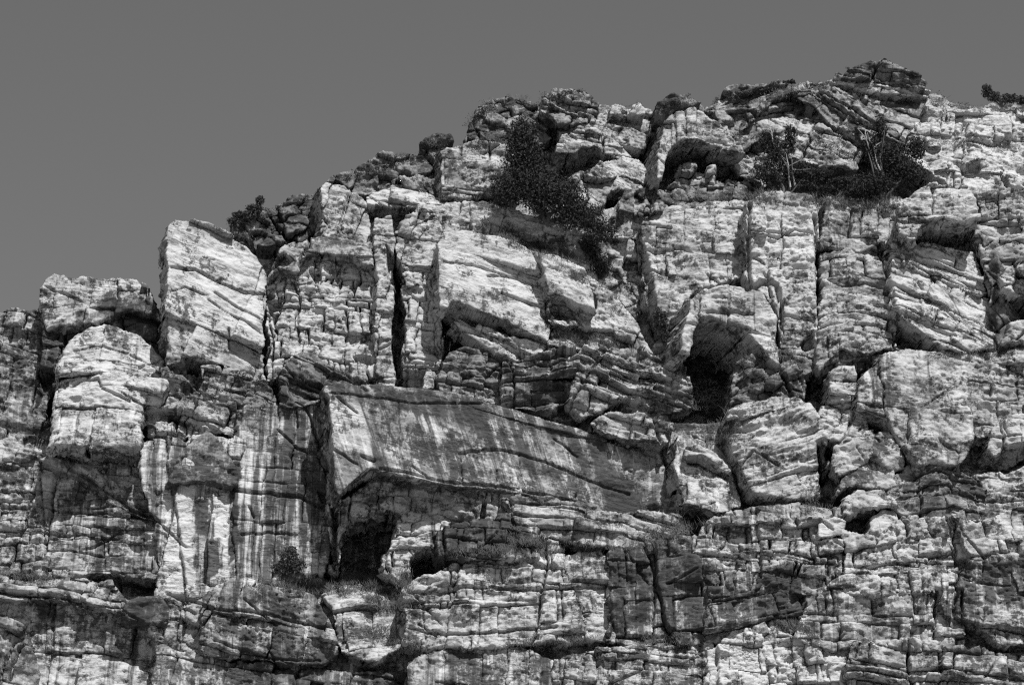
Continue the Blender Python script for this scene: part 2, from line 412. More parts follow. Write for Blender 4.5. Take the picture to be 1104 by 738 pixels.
    sv = np.array([-gx*ky, 1.0, 0.0]); sv /= np.linalg.norm(sv)
    multi = len(present) > 1
    org = np.array([x0, Y0, z0])
    if multi:
        root = link(part, None, None if label else cliff, Vector(org))
    else: root = None
    if label and multi: tag(root, label, cat or 'rock')
    sdv = float(rng.rand()*50)
    padk = np.pad(lab, 1, constant_values=-1)
    for L_ in present:
        w = lab == L_
        jj, ii = np.nonzero(w)
        j0, j1, i0, i1 = jj.min(), jj.max()+1, ii.min(), ii.max()+1
        wm = w[j0:j1, i0:i1]
        nj, ni = wm.shape
        used = np.zeros((nj+1, ni+1), bool)
        used[:-1, :-1] |= wm; used[1:, :-1] |= wm; used[:-1, 1:] |= wm; used[1:, 1:] |= wm
        idx = np.full(used.shape, -1, np.int64); idx[used] = np.arange(used.sum())
        sl = (slice(j0, j1+1), slice(i0, i1+1))
        V = np.stack([X2[sl][used], Y[sl][used], Z2[sl][used]], 1)
        if mode != 'one' and split:
            k_ = int(ids[L_]) if L_ < len(ids) else 0
            br_ = np.random.RandomState((k_*7919+s*104729) % 2147483647)
            rr_ = np.random.RandomState(((k_//4096)*7919+s*3571+11) % 2147483647)
            o_ = br_.randn()*off*(1.5 if mode == 'rubble' else 1) + (rr_.randn()*row if mode == 'beds' else 0); t1, t2 = br_.randn(2)*tlt
            if L_ < len(ids): V[:, 1] -= np.clip(o_, -.9, .9)+t1*(V[:, 0]-V[:, 0].mean())+t2*(V[:, 2]-V[:, 2].mean())
        aA = np.stack([A[sl][used], B[sl][used], np.full(len(V), sdv)], 1)
        aW = np.stack([SX[sl][used], sn[sl][used], tn[sl][used]], 1)
        q = np.stack([idx[:-1, :-1][wm], idx[:-1, 1:][wm], idx[1:, 1:][wm], idx[1:, :-1][wm]], 1)
        # rim edges -> walls running back into the cliff
        wp = np.pad(wm, 1)
        neigh = padk[j0:j1+2, i0:i1+2]
        E = []; O = []; NX = []
        for (dj_, di_, (a0, a1), (b0, b1), nrm) in ((-1, 0, (0, 0), (0, 1), (0, -1)), (1, 0, (1, 1), (1, 0), (0, 1)),
                                                    (0, -1, (1, 0), (0, 0), (-1, 0)), (0, 1, (0, 1), (1, 1), (1, 0))):
            nb = wp[1+dj_:1+dj_+nj, 1+di_:1+di_+ni]
            ed = wm & ~nb
            if not ed.any(): continue
            y_, x_ = np.nonzero(ed)
            E.append(np.stack([idx[y_+a0, x_+a1], idx[y_+b0, x_+b1]], 1))
            O.append(neigh[1+dj_:1+dj_+nj, 1+di_:1+di_+ni][ed] < 0)
            NX.append(np.tile(np.array(nrm, float), (len(y_), 1)))
        E = np.concatenate(E); O = np.concatenate(O); NX = np.concatenate(NX)
        nrm = np.zeros((len(V), 2)); np.add.at(nrm, E[:, 0], NX); np.add.at(nrm, E[:, 1], NX)
        nrm /= np.linalg.norm(nrm, axis=1)[:, None]+1e-6
        vs = [V]; aas = [aA]; aws = [aW]; qs = [q]; base = len(V)
        rough = O & (NX[:, 1] < .5)               # side walls and undersides that can be seen carry relief
        for ee, nseg, dpt in ((E[~O], 1, min(back, .9)), (E[O & ~rough], 1, back), (E[rough], int(np.clip(back/.55, 2, 7)), back)):
            if not len(ee): continue
            rim, inv_ = np.unique(ee, return_inverse=True); inv_ = inv_.reshape(ee.shape)
            dep = dpt*(np.arange(1, nseg+1)/nseg)**1.2
            rv = V[rim][None]+sv[None, None]*dep[:, None, None]
            if nseg > 1:
                n1 = .5*fbm(dep[:, None]*1.3+rv[:, :, 0]*.7+rv[:, :, 2]*.25, rv[:, :, 2]*2.1+rv[:, :, 0]*1.7, s+51, 4, .6)*np.clip(dep*1.5, 0, 1)[:, None]
                n1 = n1-.05*dep[:, None]
                rv[:, :, 0] += nrm[rim, 0][None]*n1; rv[:, :, 2] += nrm[rim, 1][None]*n1
            prev = rim
            for g_ in range(nseg):
                cur = base+np.arange(len(rim)); base += len(rim); vs.append(rv[g_])
                ra = aA[rim].copy(); ra[:, 0] += dep[g_]*.9; aas.append(ra)
                rw = aW[rim].copy(); rw[:, 0] += dep[g_]*.8; aws.append(rw)
                a_, b_ = inv_[:, 0], inv_[:, 1]
                qs.append(np.stack([prev[a_], cur[a_], cur[b_], prev[b_]], 1)); prev = cur
        zb_add(V)
        V = np.concatenate(vs); Q = np.concatenate(qs)
        nm = piece if multi else part
        ob_org = org
        me = mesh_from(nm, V-ob_org, Q, {'bedding': np.concatenate(aas), 'weather': np.concatenate(aws)}, ROCK)
        crumbs = multi and L_ == len(ids)
        if crumbs: nm = 'rubble'
        par = root if root is not None else (None if label else cliff)
        o = link(nm, me, par, Vector(ob_org))
        if crumbs: o['kind'] = 'stuff'
        if label and not multi: tag(o, label, cat or 'rock')
        STAT['objs'] += 1; STAT['quads'] += len(Q)
    return root

# ------------------------------------------------------------------ stains, lichen, pale rock, darker patches
PT = PATCHES.append
PT(([(60, 530), (120, 530), (165, 560), (165, 620), (110, 615), (70, 600)], -.02, .3, 14))
PT(([(62, 392), (78, 358), (110, 341), (152, 348), (186, 382), (174, 335), (115, 318), (105, 335), (60, 345), (46, 385)], -.16, .35, 8))  # darker ring around the dome's top edge, setting it off from the tower
PT(([(227, 588), (240, 580), (243, 615), (226, 630)], -.2, .9, 6))
PT(([(178, 535), (205, 535), (205, 570), (212, 640), (180, 640)], .5, -.5, 6))
PT(([(212, 540), (224, 540), (222, 575), (212, 575)], -.10, .9, 6))
PT(([(226, 545), (246, 535), (246, 620), (226, 632)], .4, -.2, 6))
PT(([(247, 500), (258, 500), (256, 600), (246, 610)], -.15, .8, 6))
PT(([(262, 470), (285, 470), (290, 630), (262, 630)], .28, .1, 8))
PT(([(300, 440), (330, 430), (335, 540), (302, 540)], .02, .2, 10))
PT(([(490, 435), (545, 445), (590, 500), (560, 500), (520, 470)], -.03, .3, 20))
PT(([(590, 455), (650, 470), (700, 530), (720, 545), (690, 545), (655, 520), (620, 490)], -.03, .45, 20))
PT(([(645, 500), (685, 510), (690, 545), (652, 548)], -.04, .5, 14))
PT(([(355, 440), (400, 445), (400, 500), (358, 490)], .10, -.3, 16))
PT(([(110, 310), (165, 318), (172, 350), (150, 360), (115, 345)], -.12, .3, 12))
PT(([(365, 700), (440, 720), (440, 745), (260, 740), (230, 712)], -.08, .3, 14))
PT(([(135, 642), (178, 645), (180, 670), (140, 668)], -.16, .6, 6))
PT(([(650, 575), (760, 600), (770, 690), (690, 690), (660, 640)], -.02, .25, 20))

PT(([(460, 560), (550, 560), (600, 600), (470, 605)], -.12, .6, 10))
PT(([(760, 620), (870, 610), (860, 670), (780, 680)], -.10, .55, 14))  # darker over the recessed layers at the lower right
PT(([(1040, 610), (1110, 600), (1110, 660), (1050, 650)], -.05, .6, 12))
PT(([(925, 400), (960, 385), (975, 430), (950, 450), (930, 435)], -.08, .3, 12))  # darker on the left flank of the buttress
PT(([(380, 400), (310, 385), (300, 430), (385, 430)], -.08, .3, 10))
PT(([(538, 380), (620, 372), (640, 440), (545, 450)], -.07, .25, 10))
PT(([(490, 250), (590, 280), (580, 320), (480, 300)], .08, -.2, 20))
PT(([(185, 240), (280, 280), (280, 360), (186, 350)], .10, -.2, 20))
PT(([(800, 230), (880, 240), (880, 300), (810, 300)], .08, -.2, 20))
PT(([(1000, 275), (1060, 290), (1075, 370), (1010, 360)], .07, .15, 16))
PT(([(60, 430), (150, 440), (150, 480), (60, 482)], -.10, .3, 10))  # darker across the layered base of the dome
PT(([(760, 660), (850, 670), (850, 740), (760, 740)], .10, -.3, 14))
PT(([(420, 430), (478, 430), (530, 440), (520, 460), (430, 450)], -.05, .4, 8))
PT(([(600, 110), (640, 110), (660, 140), (620, 135)], .04, 0, 10))

# ------------------------------------------------------------------ open joints
CK = CRACKS.append
def crack(w, d, *p): CK((p, w, d))
crack(1.6, .5, (186, 290), (210, 290), (240, 305), (262, 313), (283, 312))
crack(1.2, .3, (232, 316), (255, 330), (282, 345))
crack(1.2, .3, (225, 325), (240, 335), (265, 348), (283, 362))
crack(1.0, .25, (184, 318), (200, 312), (225, 320))
crack(1.3, .4, (246, 355), (247, 375))
crack(1.3, .35, (478, 284), (510, 285), (545, 295), (580, 305))
crack(1.2, .35, (525, 296), (545, 296))
crack(1.5, .5, (540, 315), (570, 325), (590, 330))
crack(1.2, .3, (575, 275), (586, 300), (590, 345))
crack(1.2, .3, (357, 436), (400, 437), (450, 440), (520, 436))
crack(1.3, .35, (410, 511), (440, 515), (480, 522), (540, 523), (600, 530), (640, 536))
crack(1.3, .35, (495, 490), (532, 483), (560, 487), (600, 497), (650, 515), (680, 522))
crack(1.0, .3, (430, 440), (431, 500))
crack(1.0, .3, (497, 498), (498, 520))
crack(1.1, .3, (536, 505), (534, 525))
crack(1.0, .3, (560, 487), (562, 525))
crack(1.6, .5, (392, 500), (404, 504))
crack(1.5, .4, (62, 425), (85, 408), (105, 408), (110, 420), (140, 432))
crack(1.2, .3, (80, 380), (110, 372), (150, 385), (176, 398))
crack(1.5, .45, (0, 638), (30, 642), (60, 641), (100, 652), (135, 662))
crack(1.5, .45, (180, 640), (230, 655), (300, 665), (360, 678))
crack(1.3, .4, (230, 690), (290, 708), (345, 712))
crack(1.3, .3, (880, 300), (905, 308), (935, 306), (950, 310))
crack(1.3, .4, (795, 505), (812, 485), (840, 500))
crack(1.4, .4, (960, 305), (990, 320), (1020, 335), (1032, 345))
crack(1.4, .4, (965, 335), (1000, 350), (1030, 364))
crack(1.2, .3, (808, 250), (825, 248), (850, 252), (878, 252))
crack(1.2, .3, (840, 400-5), (843, 330), (842, 310))

crack(2.2, .9, (808, 222), (807, 250), (809, 300))
crack(1.4, .5, (810, 253), (822, 250), (836, 256), (858, 246), (876, 250))
crack(1.5, .45, (700, 269), (715, 271), (735, 270), (750, 274))
crack(2.0, .7, (879, 235), (880, 290), (884, 312))
crack(1.5, .5, (762, 335), (790, 336), (812, 338))
crack(1.3, .4, (840, 340), (860, 345), (877, 350))
crack(2.5, .8, (805, 310), (825, 301), (838, 306), (841, 330), (838, 370))
crack(5, 1.2, (690, 265), (697, 290), (702, 330), (708, 360))
crack(2.0, .6, (956, 297), (962, 312), (966, 345), (974, 375))
crack(2.0, .6, (1024, 305), (1045, 312), (1064, 318))
crack(1.5, .45, (975, 262), (985, 262), (1003, 265))
crack(1.8, .5, (85, 508), (110, 525), (140, 548), (155, 555))
crack(1.5, .4, (45, 505), (80, 512), (95, 520))
crack(1.8, .55, (222, 520), (250, 528), (290, 532), (325, 536), (350, 546))
crack(3.5, 1.3, (352, 440), (357, 500), (361, 560), (360, 612))
crack(1.4, .4, (300, 462), (320, 480), (352, 488))
crack(1.3, .4, (260, 575), (290, 572), (320, 576))
crack(1.5, .5, (0, 545), (40, 545), (90, 552), (130, 556))
crack(1.5, .5, (0, 575), (40, 574), (75, 577))
crack(1.6, .5, (44, 515), (46, 560), (48, 590))
crack(1.5, .5, (440, 640), (520, 632), (600, 636), (655, 628))
crack(1.5, .5, (440, 676), (500, 682), (545, 678), (600, 676))
crack(2.5, .9, (783, 470), (795, 510), (806, 532))
crack(2.2, .8, (706, 455), (716, 490), (730, 535))
PITS += [([(290, 292), (296, 281), (306, 273), (318, 281), (300, 288)], 1.3), ([(334, 295), (347, 294), (346, 304), (339, 308)], 1.0), ([(376, 308), (390, 297), (389, 308), (380, 313)], .9),
         ([(416, 266), (428, 282), (436, 295), (428, 310), (418, 302)], 1.6), ([(431, 398), (458, 400), (455, 422), (436, 424)], 1.6), ([(461, 395), (476, 393), (474, 404)], 1.0),
         ([(380, 384), (400, 384), (402, 391), (384, 391)], .9), ([(288, 325), (304, 321), (303, 332), (290, 336)], .9), ([(310, 408), (345, 412), (360, 424), (340, 430), (312, 430)], 1.0),
         ([(424, 370), (433, 370), (432, 410), (425, 405)], 1.5), ([(864, 370), (876, 358), (878, 375), (868, 380)], 1.2), ([(342, 527), (353, 530), (352, 541), (345, 538)], .9),
         ([(41, 402), (58, 398), (60, 404), (51, 425), (42, 425)], 1.3), ([(152, 441), (190, 440), (190, 452), (156, 455)], 1.2),
         ([(182, 392), (215, 390), (220, 412), (212, 420), (198, 405), (184, 404)], 1.4), 
         ([(996, 250), (1010, 248), (1050, 248), (1050, 272), (1030, 264)], 1.6), ([(1084, 318), (1150, 312), (1150, 342), (1092, 344)], 2.5), ([(884, 476), (894, 482), (893, 508), (882, 530), (884, 500)], 1.6), ([(1028, 588), (1034, 600), (1046, 600), (1040, 612), (1030, 608)], 1.2),
         ([(606, 318), (642, 334), (641, 337), (622, 332)], .8), ([(592, 328), (604, 330), (620, 340), (604, 346), (592, 344)], 1.3), ([(1074, 492), (1086, 480), (1112, 478), (1112, 500), (1076, 502)], 2.0),
         ([(566, 605), (572, 602), (600, 612), (598, 617)], .7), ([(740, 492), (760, 492), (784, 508), (782, 512), (758, 500), (740, 499)], 1.0), ([(1030, 180), (1055, 176), (1058, 190), (1040, 192)], 1.2), ([(1078, 186), (1090, 200), (1104, 200), (1104, 208), (1082, 206)], 1.2)]
DENTS += [([(350, 540), (440, 540), (480, 590), (480, 625), (350, 625)], 3.0), ([(725, 335), (810, 335), (810, 450), (725, 450)], 4.0), ([(990, 235), (1056, 235), (1056, 280), (990, 270)], 2.5), ([(700, 145), (805, 145), (805, 200), (700, 200)], 4.0), ([(1075, 300), (1150, 300), (1150, 350), (1075, 350)], 4.0), ([(475, 325), (600, 350), (600, 395), (475, 395)], 2.0)]
# ------------------------------------------------------------------ the cliff's solid core: four set-back walls behind everything
rock('rock_wall', [(-60, 640), (150, 640), (440, 600), (700, 585), (1160, 560), (1160, 800), (-60, 800)], y=2.2, mode='rubble', th=26, ln=36, off=.25, step=.16, split=False, gx=0, back=14, stain=.35, r=4.4, tone=-.03)
rock('rock_wall', [(-60, 470), (180, 455), (350, 425), (560, 420), (760, 430), (1160, 440), (1160, 640), (760, 620), (-60, 660)], y=5.6, mode='rubble', th=24, ln=34, off=.25, step=.16, split=False, gx=0, back=12, stain=.4, r=4.4, tone=-.03)
rock('rock_wall', [(-60, 350), (60, 335), (180, 330), (200, 268), (270, 272), (330, 240), (480, 215), (560, 220), (700, 220), (1160, 200), (1160, 480), (760, 480), (-60, 520)], y=10.5, mode='rubble', th=26, ln=34, off=.25, step=.16, split=False, gx=0, back=14, stain=.25, r=4.4)
rock('rock_wall', [(330, 212), (420, 182), (490, 160), (520, 135), (560, 118), (640, 112), (700, 122), (760, 110), (830, 95), (905, 85), (1000, 98), (1050, 112), (1160, 112), (1160, 280), (330, 290)], y=18, gz=.35, mode='rubble', th=24, ln=34, off=.3, step=.16, split=False, gx=0, back=30, stain=.2, r=5.5, tone=-.04)

# ------------------------------------------------------------------ crest
rock('rock_band', [(1000, 108), (1050, 118), (1150, 118), (1150, 165), (1000, 160)], y=15.5, th=18, ln=36, gz=.3, ang=2, tone=0.135, off=.2, back=5)
rock('rock_band', [(985, 132), (1150, 140), (1150, 225), (1040, 215), (975, 170)], y=14, th=20, ln=34, ang=2, gz=.3, tone=0.175, row=.2, back=4)
rock('rock_band', [(760, 118), (790, 98), (830, 92), (880, 88), (905, 95), (910, 135), (860, 135), (800, 160), (770, 140)], y=16.5, th=11, ln=30, ang=-14, gz=.4, tone=-0.055, row=.3, off=.2, gro=.4, back=5)
rock('rock_band', [(895, 100), (930, 95), (1010, 105), (1020, 140), (985, 160), (930, 150)], y=16, th=12, ln=30, ang=25, gz=.5, tone=-0.015, off=.25, gro=.35, back=5)
rock('rock_slab', [(815, 130), (850, 122), (890, 140), (930, 165), (925, 185), (870, 178), (830, 160)], y=15.3, th=20, ln=60, ang=25, gz=.4, tone=0.035, back=5)
rock('rock_slab', [(862, 104), (905, 92), (925, 108), (965, 140), (990, 168), (960, 170), (920, 140), (885, 122)], y=15.0, gz=.35, th=11, ln=60, ang=38, tone=-0.005, row=.25, off=.1, gro=.45, back=4)
rock('rock_slab', [(768, 112), (800, 98), (850, 92), (860, 104), (815, 122), (790, 150), (775, 140)], y=15.6, gz=.3, gx=.2, th=10, ln=60, ang=-24, tone=-0.045, row=.3, off=.1, gro=.5, back=4)
rock('capstone', [(908, 84), (918, 68), (940, 60), (965, 66), (990, 74), (1002, 84), (1000, 97), (985, 95), (950, 86), (915, 85)], y=15.6, gz=-.3, gx=-.05, th=11, ln=70, ang=10, tone=-0.095, back=5, gro=.3, r=3.9, rag=2,
     label='dark overhanging capstone perched on the highest point of the ridge', cat='rock')
rock('rock_slab', [(897, 88), (906, 78), (912, 86), (960, 88), (1003, 97), (1000, 103), (940, 98)], y=16.4, th=10, ln=50, ang=9, tone=0.105, back=3, rag=1.5)
rock('rock_band', [(500, 150), (520, 115), (545, 106), (580, 112), (590, 150), (560, 170), (510, 170)], y=16, gz=.45, mode='rubble', th=16, ln=18, ang=-20, tone=-0.095, off=.25, back=5)
rock('rock_band', [(582, 118), (585, 103), (605, 98), (630, 97), (642, 110), (642, 135), (600, 135)], y=15.5, gz=.35, th=9, ln=36, ang=12, tone=-0.015, row=.3, gro=.35, back=5)
rock('rock_band', [(590, 125), (640, 120), (700, 118), (712, 135), (705, 165), (660, 165), (610, 160)], y=15.8, gz=.5, th=16, ln=26, ang=18, tone=0.045, off=.25, back=5)
rock('boulder', [(658, 122), (661, 111), (669, 109), (676, 114), (677, 123)], y=15.2, mode='one', tone=.12, r=3.9, rag=1, back=2, fc=.2, label='small pale boulder on the skyline, left one of a close pair', cat='boulder')
rock('boulder', [(679, 122), (683, 112), (690, 110), (696, 118), (696, 124)], y=15.1, mode='one', tone=.12, r=3.9, rag=1, back=2, fc=.2, label='small pale boulder on the skyline, right one of a close pair', cat='boulder')
rock('rock_band', [(602, 170), (606, 145), (640, 140), (665, 152), (690, 172), (660, 168), (640, 160), (618, 168)], y=13.6, gz=.1, th=32, ln=34, tone=0.055, back=5)
rock('boulder', [(614, 192), (640, 180), (672, 166), (690, 172), (712, 200), (690, 206), (660, 203), (640, 232), (620, 215)], y=12.2, gx=.3, gz=.5, mode='rubble', th=32, ln=36, ang=30, tone=0.065, r=4.4, back=5, off=.2,
     label='angular pale boulder with a sloping ridge beside the dark tree', cat='boulder')
rock('rock_arch', [(706, 196), (713, 130), (728, 122), (750, 118), (775, 132), (796, 150), (803, 168), (780, 158), (755, 152), (728, 154), (722, 166), (714, 192)], y=11.8, gx=.25, gz=.15, th=50, ln=36, tone=0.055, stain=.25, back=6, rag=2,
     label='pale arched rock roof over a dark hollow on the upper slope', cat='rock')
rock('boulder', [(705, 128), (708, 110), (722, 101), (742, 100), (755, 107), (748, 112), (725, 118), (714, 130)], y=13, gz=-.3, mode='one', tone=-0.135, r=4.4, rag=2, back=4, label='dark rounded boulder lying on top of the arched rock', cat='boulder')
rock('boulder', [(726, 192), (735, 180), (748, 180), (757, 188), (770, 186), (775, 200), (740, 205)], y=13.5, mode='rubble', th=18, ln=18, tone=0.055, r=3.3, back=3, off=.3, label='cluster of pale fallen blocks inside the dark hollow under the arch', cat='rock')
rock('rock_band', [(700, 200), (735, 196), (810, 192), (830, 214), (760, 222), (690, 232)], y=12.5, gz=.6, mode='rubble', th=12, ln=14, tone=-0.045, off=.2, back=4)
rock('rock_band', [(775, 136), (800, 128), (830, 140), (850, 175), (840, 205), (800, 190)], y=15, gz=.4, mode='rubble', th=20, ln=22, ang=30, tone=-0.025, off=.2, back=4)
rock('rock_band', [(660, 235), (672, 205), (700, 198), (715, 218), (690, 250), (680, 262)], y=11.6, gx=.2, mode='rubble', th=25, ln=20, tone=-0.035, off=.2, back=4)

# upper left crest
rock('rock_band', [(246, 246), (265, 228), (300, 218), (345, 200), (355, 240), (320, 262), (285, 268), (262, 258)], y=10, gz=.4, mode='rubble', th=18, ln=18, ang=-25, tone=-0.135, off=.35, gro=.4, back=6)
rock('rock_band', [(345, 205), (375, 185), (405, 168), (445, 165), (475, 152), (490, 175), (480, 200), (420, 205), (380, 212)], y=12, gz=.45, mode='rubble', th=18, ln=22, ang=-15, tone=-0.055, off=.35, gro=.4, back=6)
rock('boulder', [(450, 158), (456, 150), (470, 145), (486, 147), (488, 155), (470, 157), (455, 161)], y=12.5, gz=-.3, mode='one', tone=-0.145, r=3.3, rag=2, back=3, label='low dark boulder on the skyline of the left slope', cat='boulder')
rock('boulder', [(381, 200), (384, 182), (396, 173), (408, 180), (409, 196), (396, 206)], y=11.2, mode='one', tone=-0.095, r=4.4, back=3, fc=.3, label='dark knob of rock on the skyline above the pale fin', cat='boulder')
rock('rock_fin', [(345, 262), (347, 202), (352, 194), (368, 198), (386, 210), (399, 222), (401, 270), (380, 268), (360, 262)], y=8.2, gx=.3, gz=.12, th=32, ln=40, ang=14, tone=0.055, back=4, rag=2,
     label='pale upright rock fin with a shaded left side below the left skyline', cat='rock')
rock('rock_slab', [(392, 214), (430, 200), (450, 205), (476, 216), (478, 232), (450, 224), (415, 222), (396, 224)], y=9.4, gx=.1, gz=.5, th=15, ln=50, ang=8, tone=0.085, back=4)
rock('rock_slab', [(425, 196), (450, 190), (478, 188), (478, 214), (455, 212)], y=10.4, gz=.3, th=25, ln=40, ang=12, tone=-0.055, back=4)
rock('rock_tower', [(476, 216), (478, 160), (490, 154), (520, 148), (552, 158), (562, 180), (560, 212), (520, 206), (500, 214)], y=10, gx=.25, gz=.15, th=20, ln=60, ang=-3, tone=0.045, back=5, row=.25, gro=.35, rag=2,
     label='squat layered block with a dark left side left of the dark tree', cat='rock')
rock('rock_band', [(443, 232), (450, 222), (480, 218), (520, 219), (552, 226), (600, 240), (690, 262), (690, 280), (600, 262), (540, 258), (478, 256), (450, 250)], y=9, gx=.1, th=28, ln=26, ang=6, tone=0.055, back=5, off=.18)
rock('rock_band', [(540, 250), (560, 236), (600, 246), (650, 262), (695, 262), (705, 300), (690, 345), (650, 310), (600, 285)], y=9.4, mode='rubble', th=25, ln=22, ang=20, tone=0.025, off=.2, back=5, gz=.3)

# ------------------------------------------------------------------ left towers
rock('rock_band', [(-50, 342), (0, 338), (48, 333), (52, 400), (50, 490), (-50, 500)], y=6.4, th=22, ln=40, ang=10, tone=-.04, stain=.3, back=6, off=.2)
rock('rock_band', [(44, 420), (45, 352), (60, 340), (110, 330), (174, 336), (176, 420)], y=6.1, th=14, ln=22, warp=6, brk=.5, tone=-.16, off=.25, gro=.45, back=4)
rock('rock_tower', [(46, 352), (45, 320), (48, 304), (58, 298), (85, 297), (145, 300), (162, 312), (172, 342), (140, 338), (112, 346), (85, 350)], y=5.5, gx=.1, gz=.12, th=70, ln=70, ang=2, br=.05, gro=.15, tone=.07, back=5, r=3.9, rag=2, fc=.2,
     label='flat topped pale rock tower on the left skyline', cat='rock')
rock('rock_dome', [(52, 482), (58, 430), (62, 392), (78, 364), (98, 350), (115, 347), (150, 360), (176, 384), (181, 420), (172, 434), (152, 432), (150, 478), (100, 480)], y=2.4, gx=.12, gz=.5, mj=0, th=36, ln=120, ang=2, curv=.05, tone=.13, chp=.2, back=5, r=6.0, br=.08, rag=2, row=.06, gro=.18, off=.06, piece='rock_layer',
     label='rounded dome of arched rock layers below the flat topped tower', cat='rock')
rock('rock_pillar', [(180, 372), (181, 300), (183, 243), (190, 238), (205, 239), (224, 238), (250, 250), (268, 262), (282, 284), (284, 340), (283, 402), (250, 398), (222, 392), (200, 388)], y=3.9, gx=.32, gz=.1, th=60, ln=160, ang=16, tone=.05, back=4, r=1.7, rag=3.0, off=.05, row=.06, gro=.12, fc=.13, br=.07, chp=.08, mj=0, fl=.12, dgn=0, yaw=.85, piece='rock_layer',
     label='tall pale rock pillar with diagonal cracks standing against the sky', cat='rock')
rock('rock_block', [(181, 392), (181, 362), (190, 357), (200, 362), (199, 395), (190, 397)], y=2.6, mode='one', tone=-.03, r=2.2, rag=1, back=3)
rock('rock_band', [(150, 440), (160, 400), (200, 398), (225, 395), (285, 402), (300, 440), (260, 470), (225, 462), (195, 470), (165, 470)], y=3.1, gz=.02, th=14, ln=16, ang=14, warp=6, brk=.4, tone=.04, off=.25, gro=.4, back=5)
rock('rock_band', [(284, 300), (300, 282), (350, 278), (404, 285), (408, 405), (380, 415), (330, 400), (288, 410)], y=5.6, th=13, ln=13, tone=.12, off=.16, row=.05, gro=.55, gw=1.7, warp=5, brk=.3, back=5, gx=.1)
rock('boulder', [(289, 302), (294, 282), (306, 265), (330, 256), (360, 255), (400, 262), (404, 286), (372, 282), (350, 277), (328, 280), (318, 295), (300, 292)], y=5.35, gx=.1, gz=.3, th=40, ln=60, ang=4, tone=-.01, r=4.4, rag=2, back=4,
     label='broad dark capped boulder roofing the knobbly pale wall', cat='boulder')
rock('rock_rib', [(406, 425), (406, 300), (402, 250), (404, 236), (422, 232), (425, 250), (424, 330), (425, 425)], y=5.8, gx=.15, th=22, ln=60, tone=.07, off=.12, gro=.4, back=5, rag=1.5)
rock('rock_band', [(422, 250), (440, 225), (470, 232), (478, 260), (478, 300), (440, 310), (432, 290)], y=7, th=18, ln=20, ang=8, tone=.05, off=.2, gro=.4, warp=6, brk=.3, back=4)
rock('rock_column', [(432, 310), (445, 296), (476, 298), (478, 420), (455, 424), (434, 400), (436, 350)], y=5.8, th=16, ln=15, tone=.09, off=.15, row=.08, gro=.4, warp=5, brk=.3, back=4)
rock('rock_slab', [(300, 432), (305, 395), (320, 384), (360, 394), (386, 410), (430, 425), (400, 428), (352, 432), (330, 438)], y=3.9, gx=.15, gz=.3, th=10, ln=70, ang=22, tone=-.06, row=.25, gro=.35, back=4)

# ------------------------------------------------------------------ upper middle
rock('rock_slab', [(473, 334), (473, 262), (479, 252), (500, 249), (538, 257), (580, 274), (586, 300), (592, 345), (591, 366), (570, 358), (540, 344), (508, 333), (486, 328), (482, 336)], y=4.5, gx=.22, gz=.12, th=140, ln=600, mj=0, dgn=0, fl=.10, ang=11, tone=.10, back=4, off=.05, row=.06, gro=.1, br=.05, fc=.09, chp=.04, rag=1.5, yaw=.9, piece='rock_layer', r=2.2,
     label='huge pale rock slab overhanging a dark slanting recess', cat='rock')
rock('rock_slab', [(486, 346), (492, 340), (520, 350), (550, 364), (580, 370), (592, 372), (594, 390), (560, 388), (540, 384), (515, 368)], y=5.5, gx=.22, th=14, ln=260, ang=22, mj=0, fl=.1, tone=.12, back=2, off=.15, rag=1.5)
rock('rock_block', [(474, 428), (474, 392), (484, 378), (500, 374), (530, 380), (541, 388), (542, 434), (510, 430)], y=5.0, gx=.15, th=9, ln=60, ang=8, tone=-.04, br=.2, row=.15, gro=.3, back=3, rag=1.5, piece='rock_layer',
     label='square grey layered block at the foot of the huge pale slab', cat='rock')
rock('rock_slab', [(580, 274), (602, 276), (630, 290), (640, 318), (643, 334), (630, 332), (608, 318), (592, 314), (586, 296)], y=4.6, gx=.3, gz=.2, th=90, ln=300, mj=0, dgn=0, fl=.08, chp=.05, ang=20, tone=.08, back=4, off=.05, gro=.12, rag=1.2, r=1.7, stain=.3, slant=25, piece='rock_layer',
     label='thick pale slab with a shadowed lower lip right of the huge slab', cat='rock')
rock('rock_slab', [(592, 322), (608, 326), (634, 338), (644, 330), (632, 294), (664, 318), (684, 345), (700, 372), (706, 388), (672, 362), (640, 350), (610, 350), (592, 345)], y=6.2, gx=.28, gz=.2, th=40, ln=60, mj=0, fl=.2, ang=24, tone=.09, stain=.4, slant=28, back=4, off=.1, rag=1.5, gro=.3)
rock('rock_band', [(592, 352), (616, 348), (650, 352), (690, 372), (680, 380), (620, 376), (594, 378)], y=6.2, gz=.6, mode='rubble', th=8, ln=16, ang=15, tone=.03, off=.2, back=3)
rock('rock_overhang', [(541, 436), (541, 388), (560, 382), (600, 376), (622, 372), (624, 390), (610, 432), (596, 446), (572, 444), (552, 440)], y=4.4, gx=.05, gz=-.08, th=8, ln=60, ang=-6, tone=-.03, row=.45, off=.12, gro=.5, gw=2.6, br=.25, back=4, rag=2, bulge=.15, piece='rock_layer',
     label='dark stack of thin rock layers leaning out above the stained slab', cat='rock')
rock('rock_band', [(612, 436), (620, 395), (625, 376), (660, 370), (692, 374), (742, 402), (748, 436), (728, 444), (700, 436), (675, 425), (655, 440), (630, 446)], y=4.9, gx=.2, gz=.1, th=10, ln=46, ang=19, tone=.02, row=.3, off=.15, gro=.45, br=.2, stain=.2, back=4, rag=2, piece='rock_layer')
rock('rock_band', [(634, 452), (660, 440), (690, 446), (725, 455), (722, 476), (690, 476), (650, 464)], y=4.4, fl=.2, gx=.2, th=12, ln=30, ang=14, tone=.05, off=.12, gro=.4, back=3)
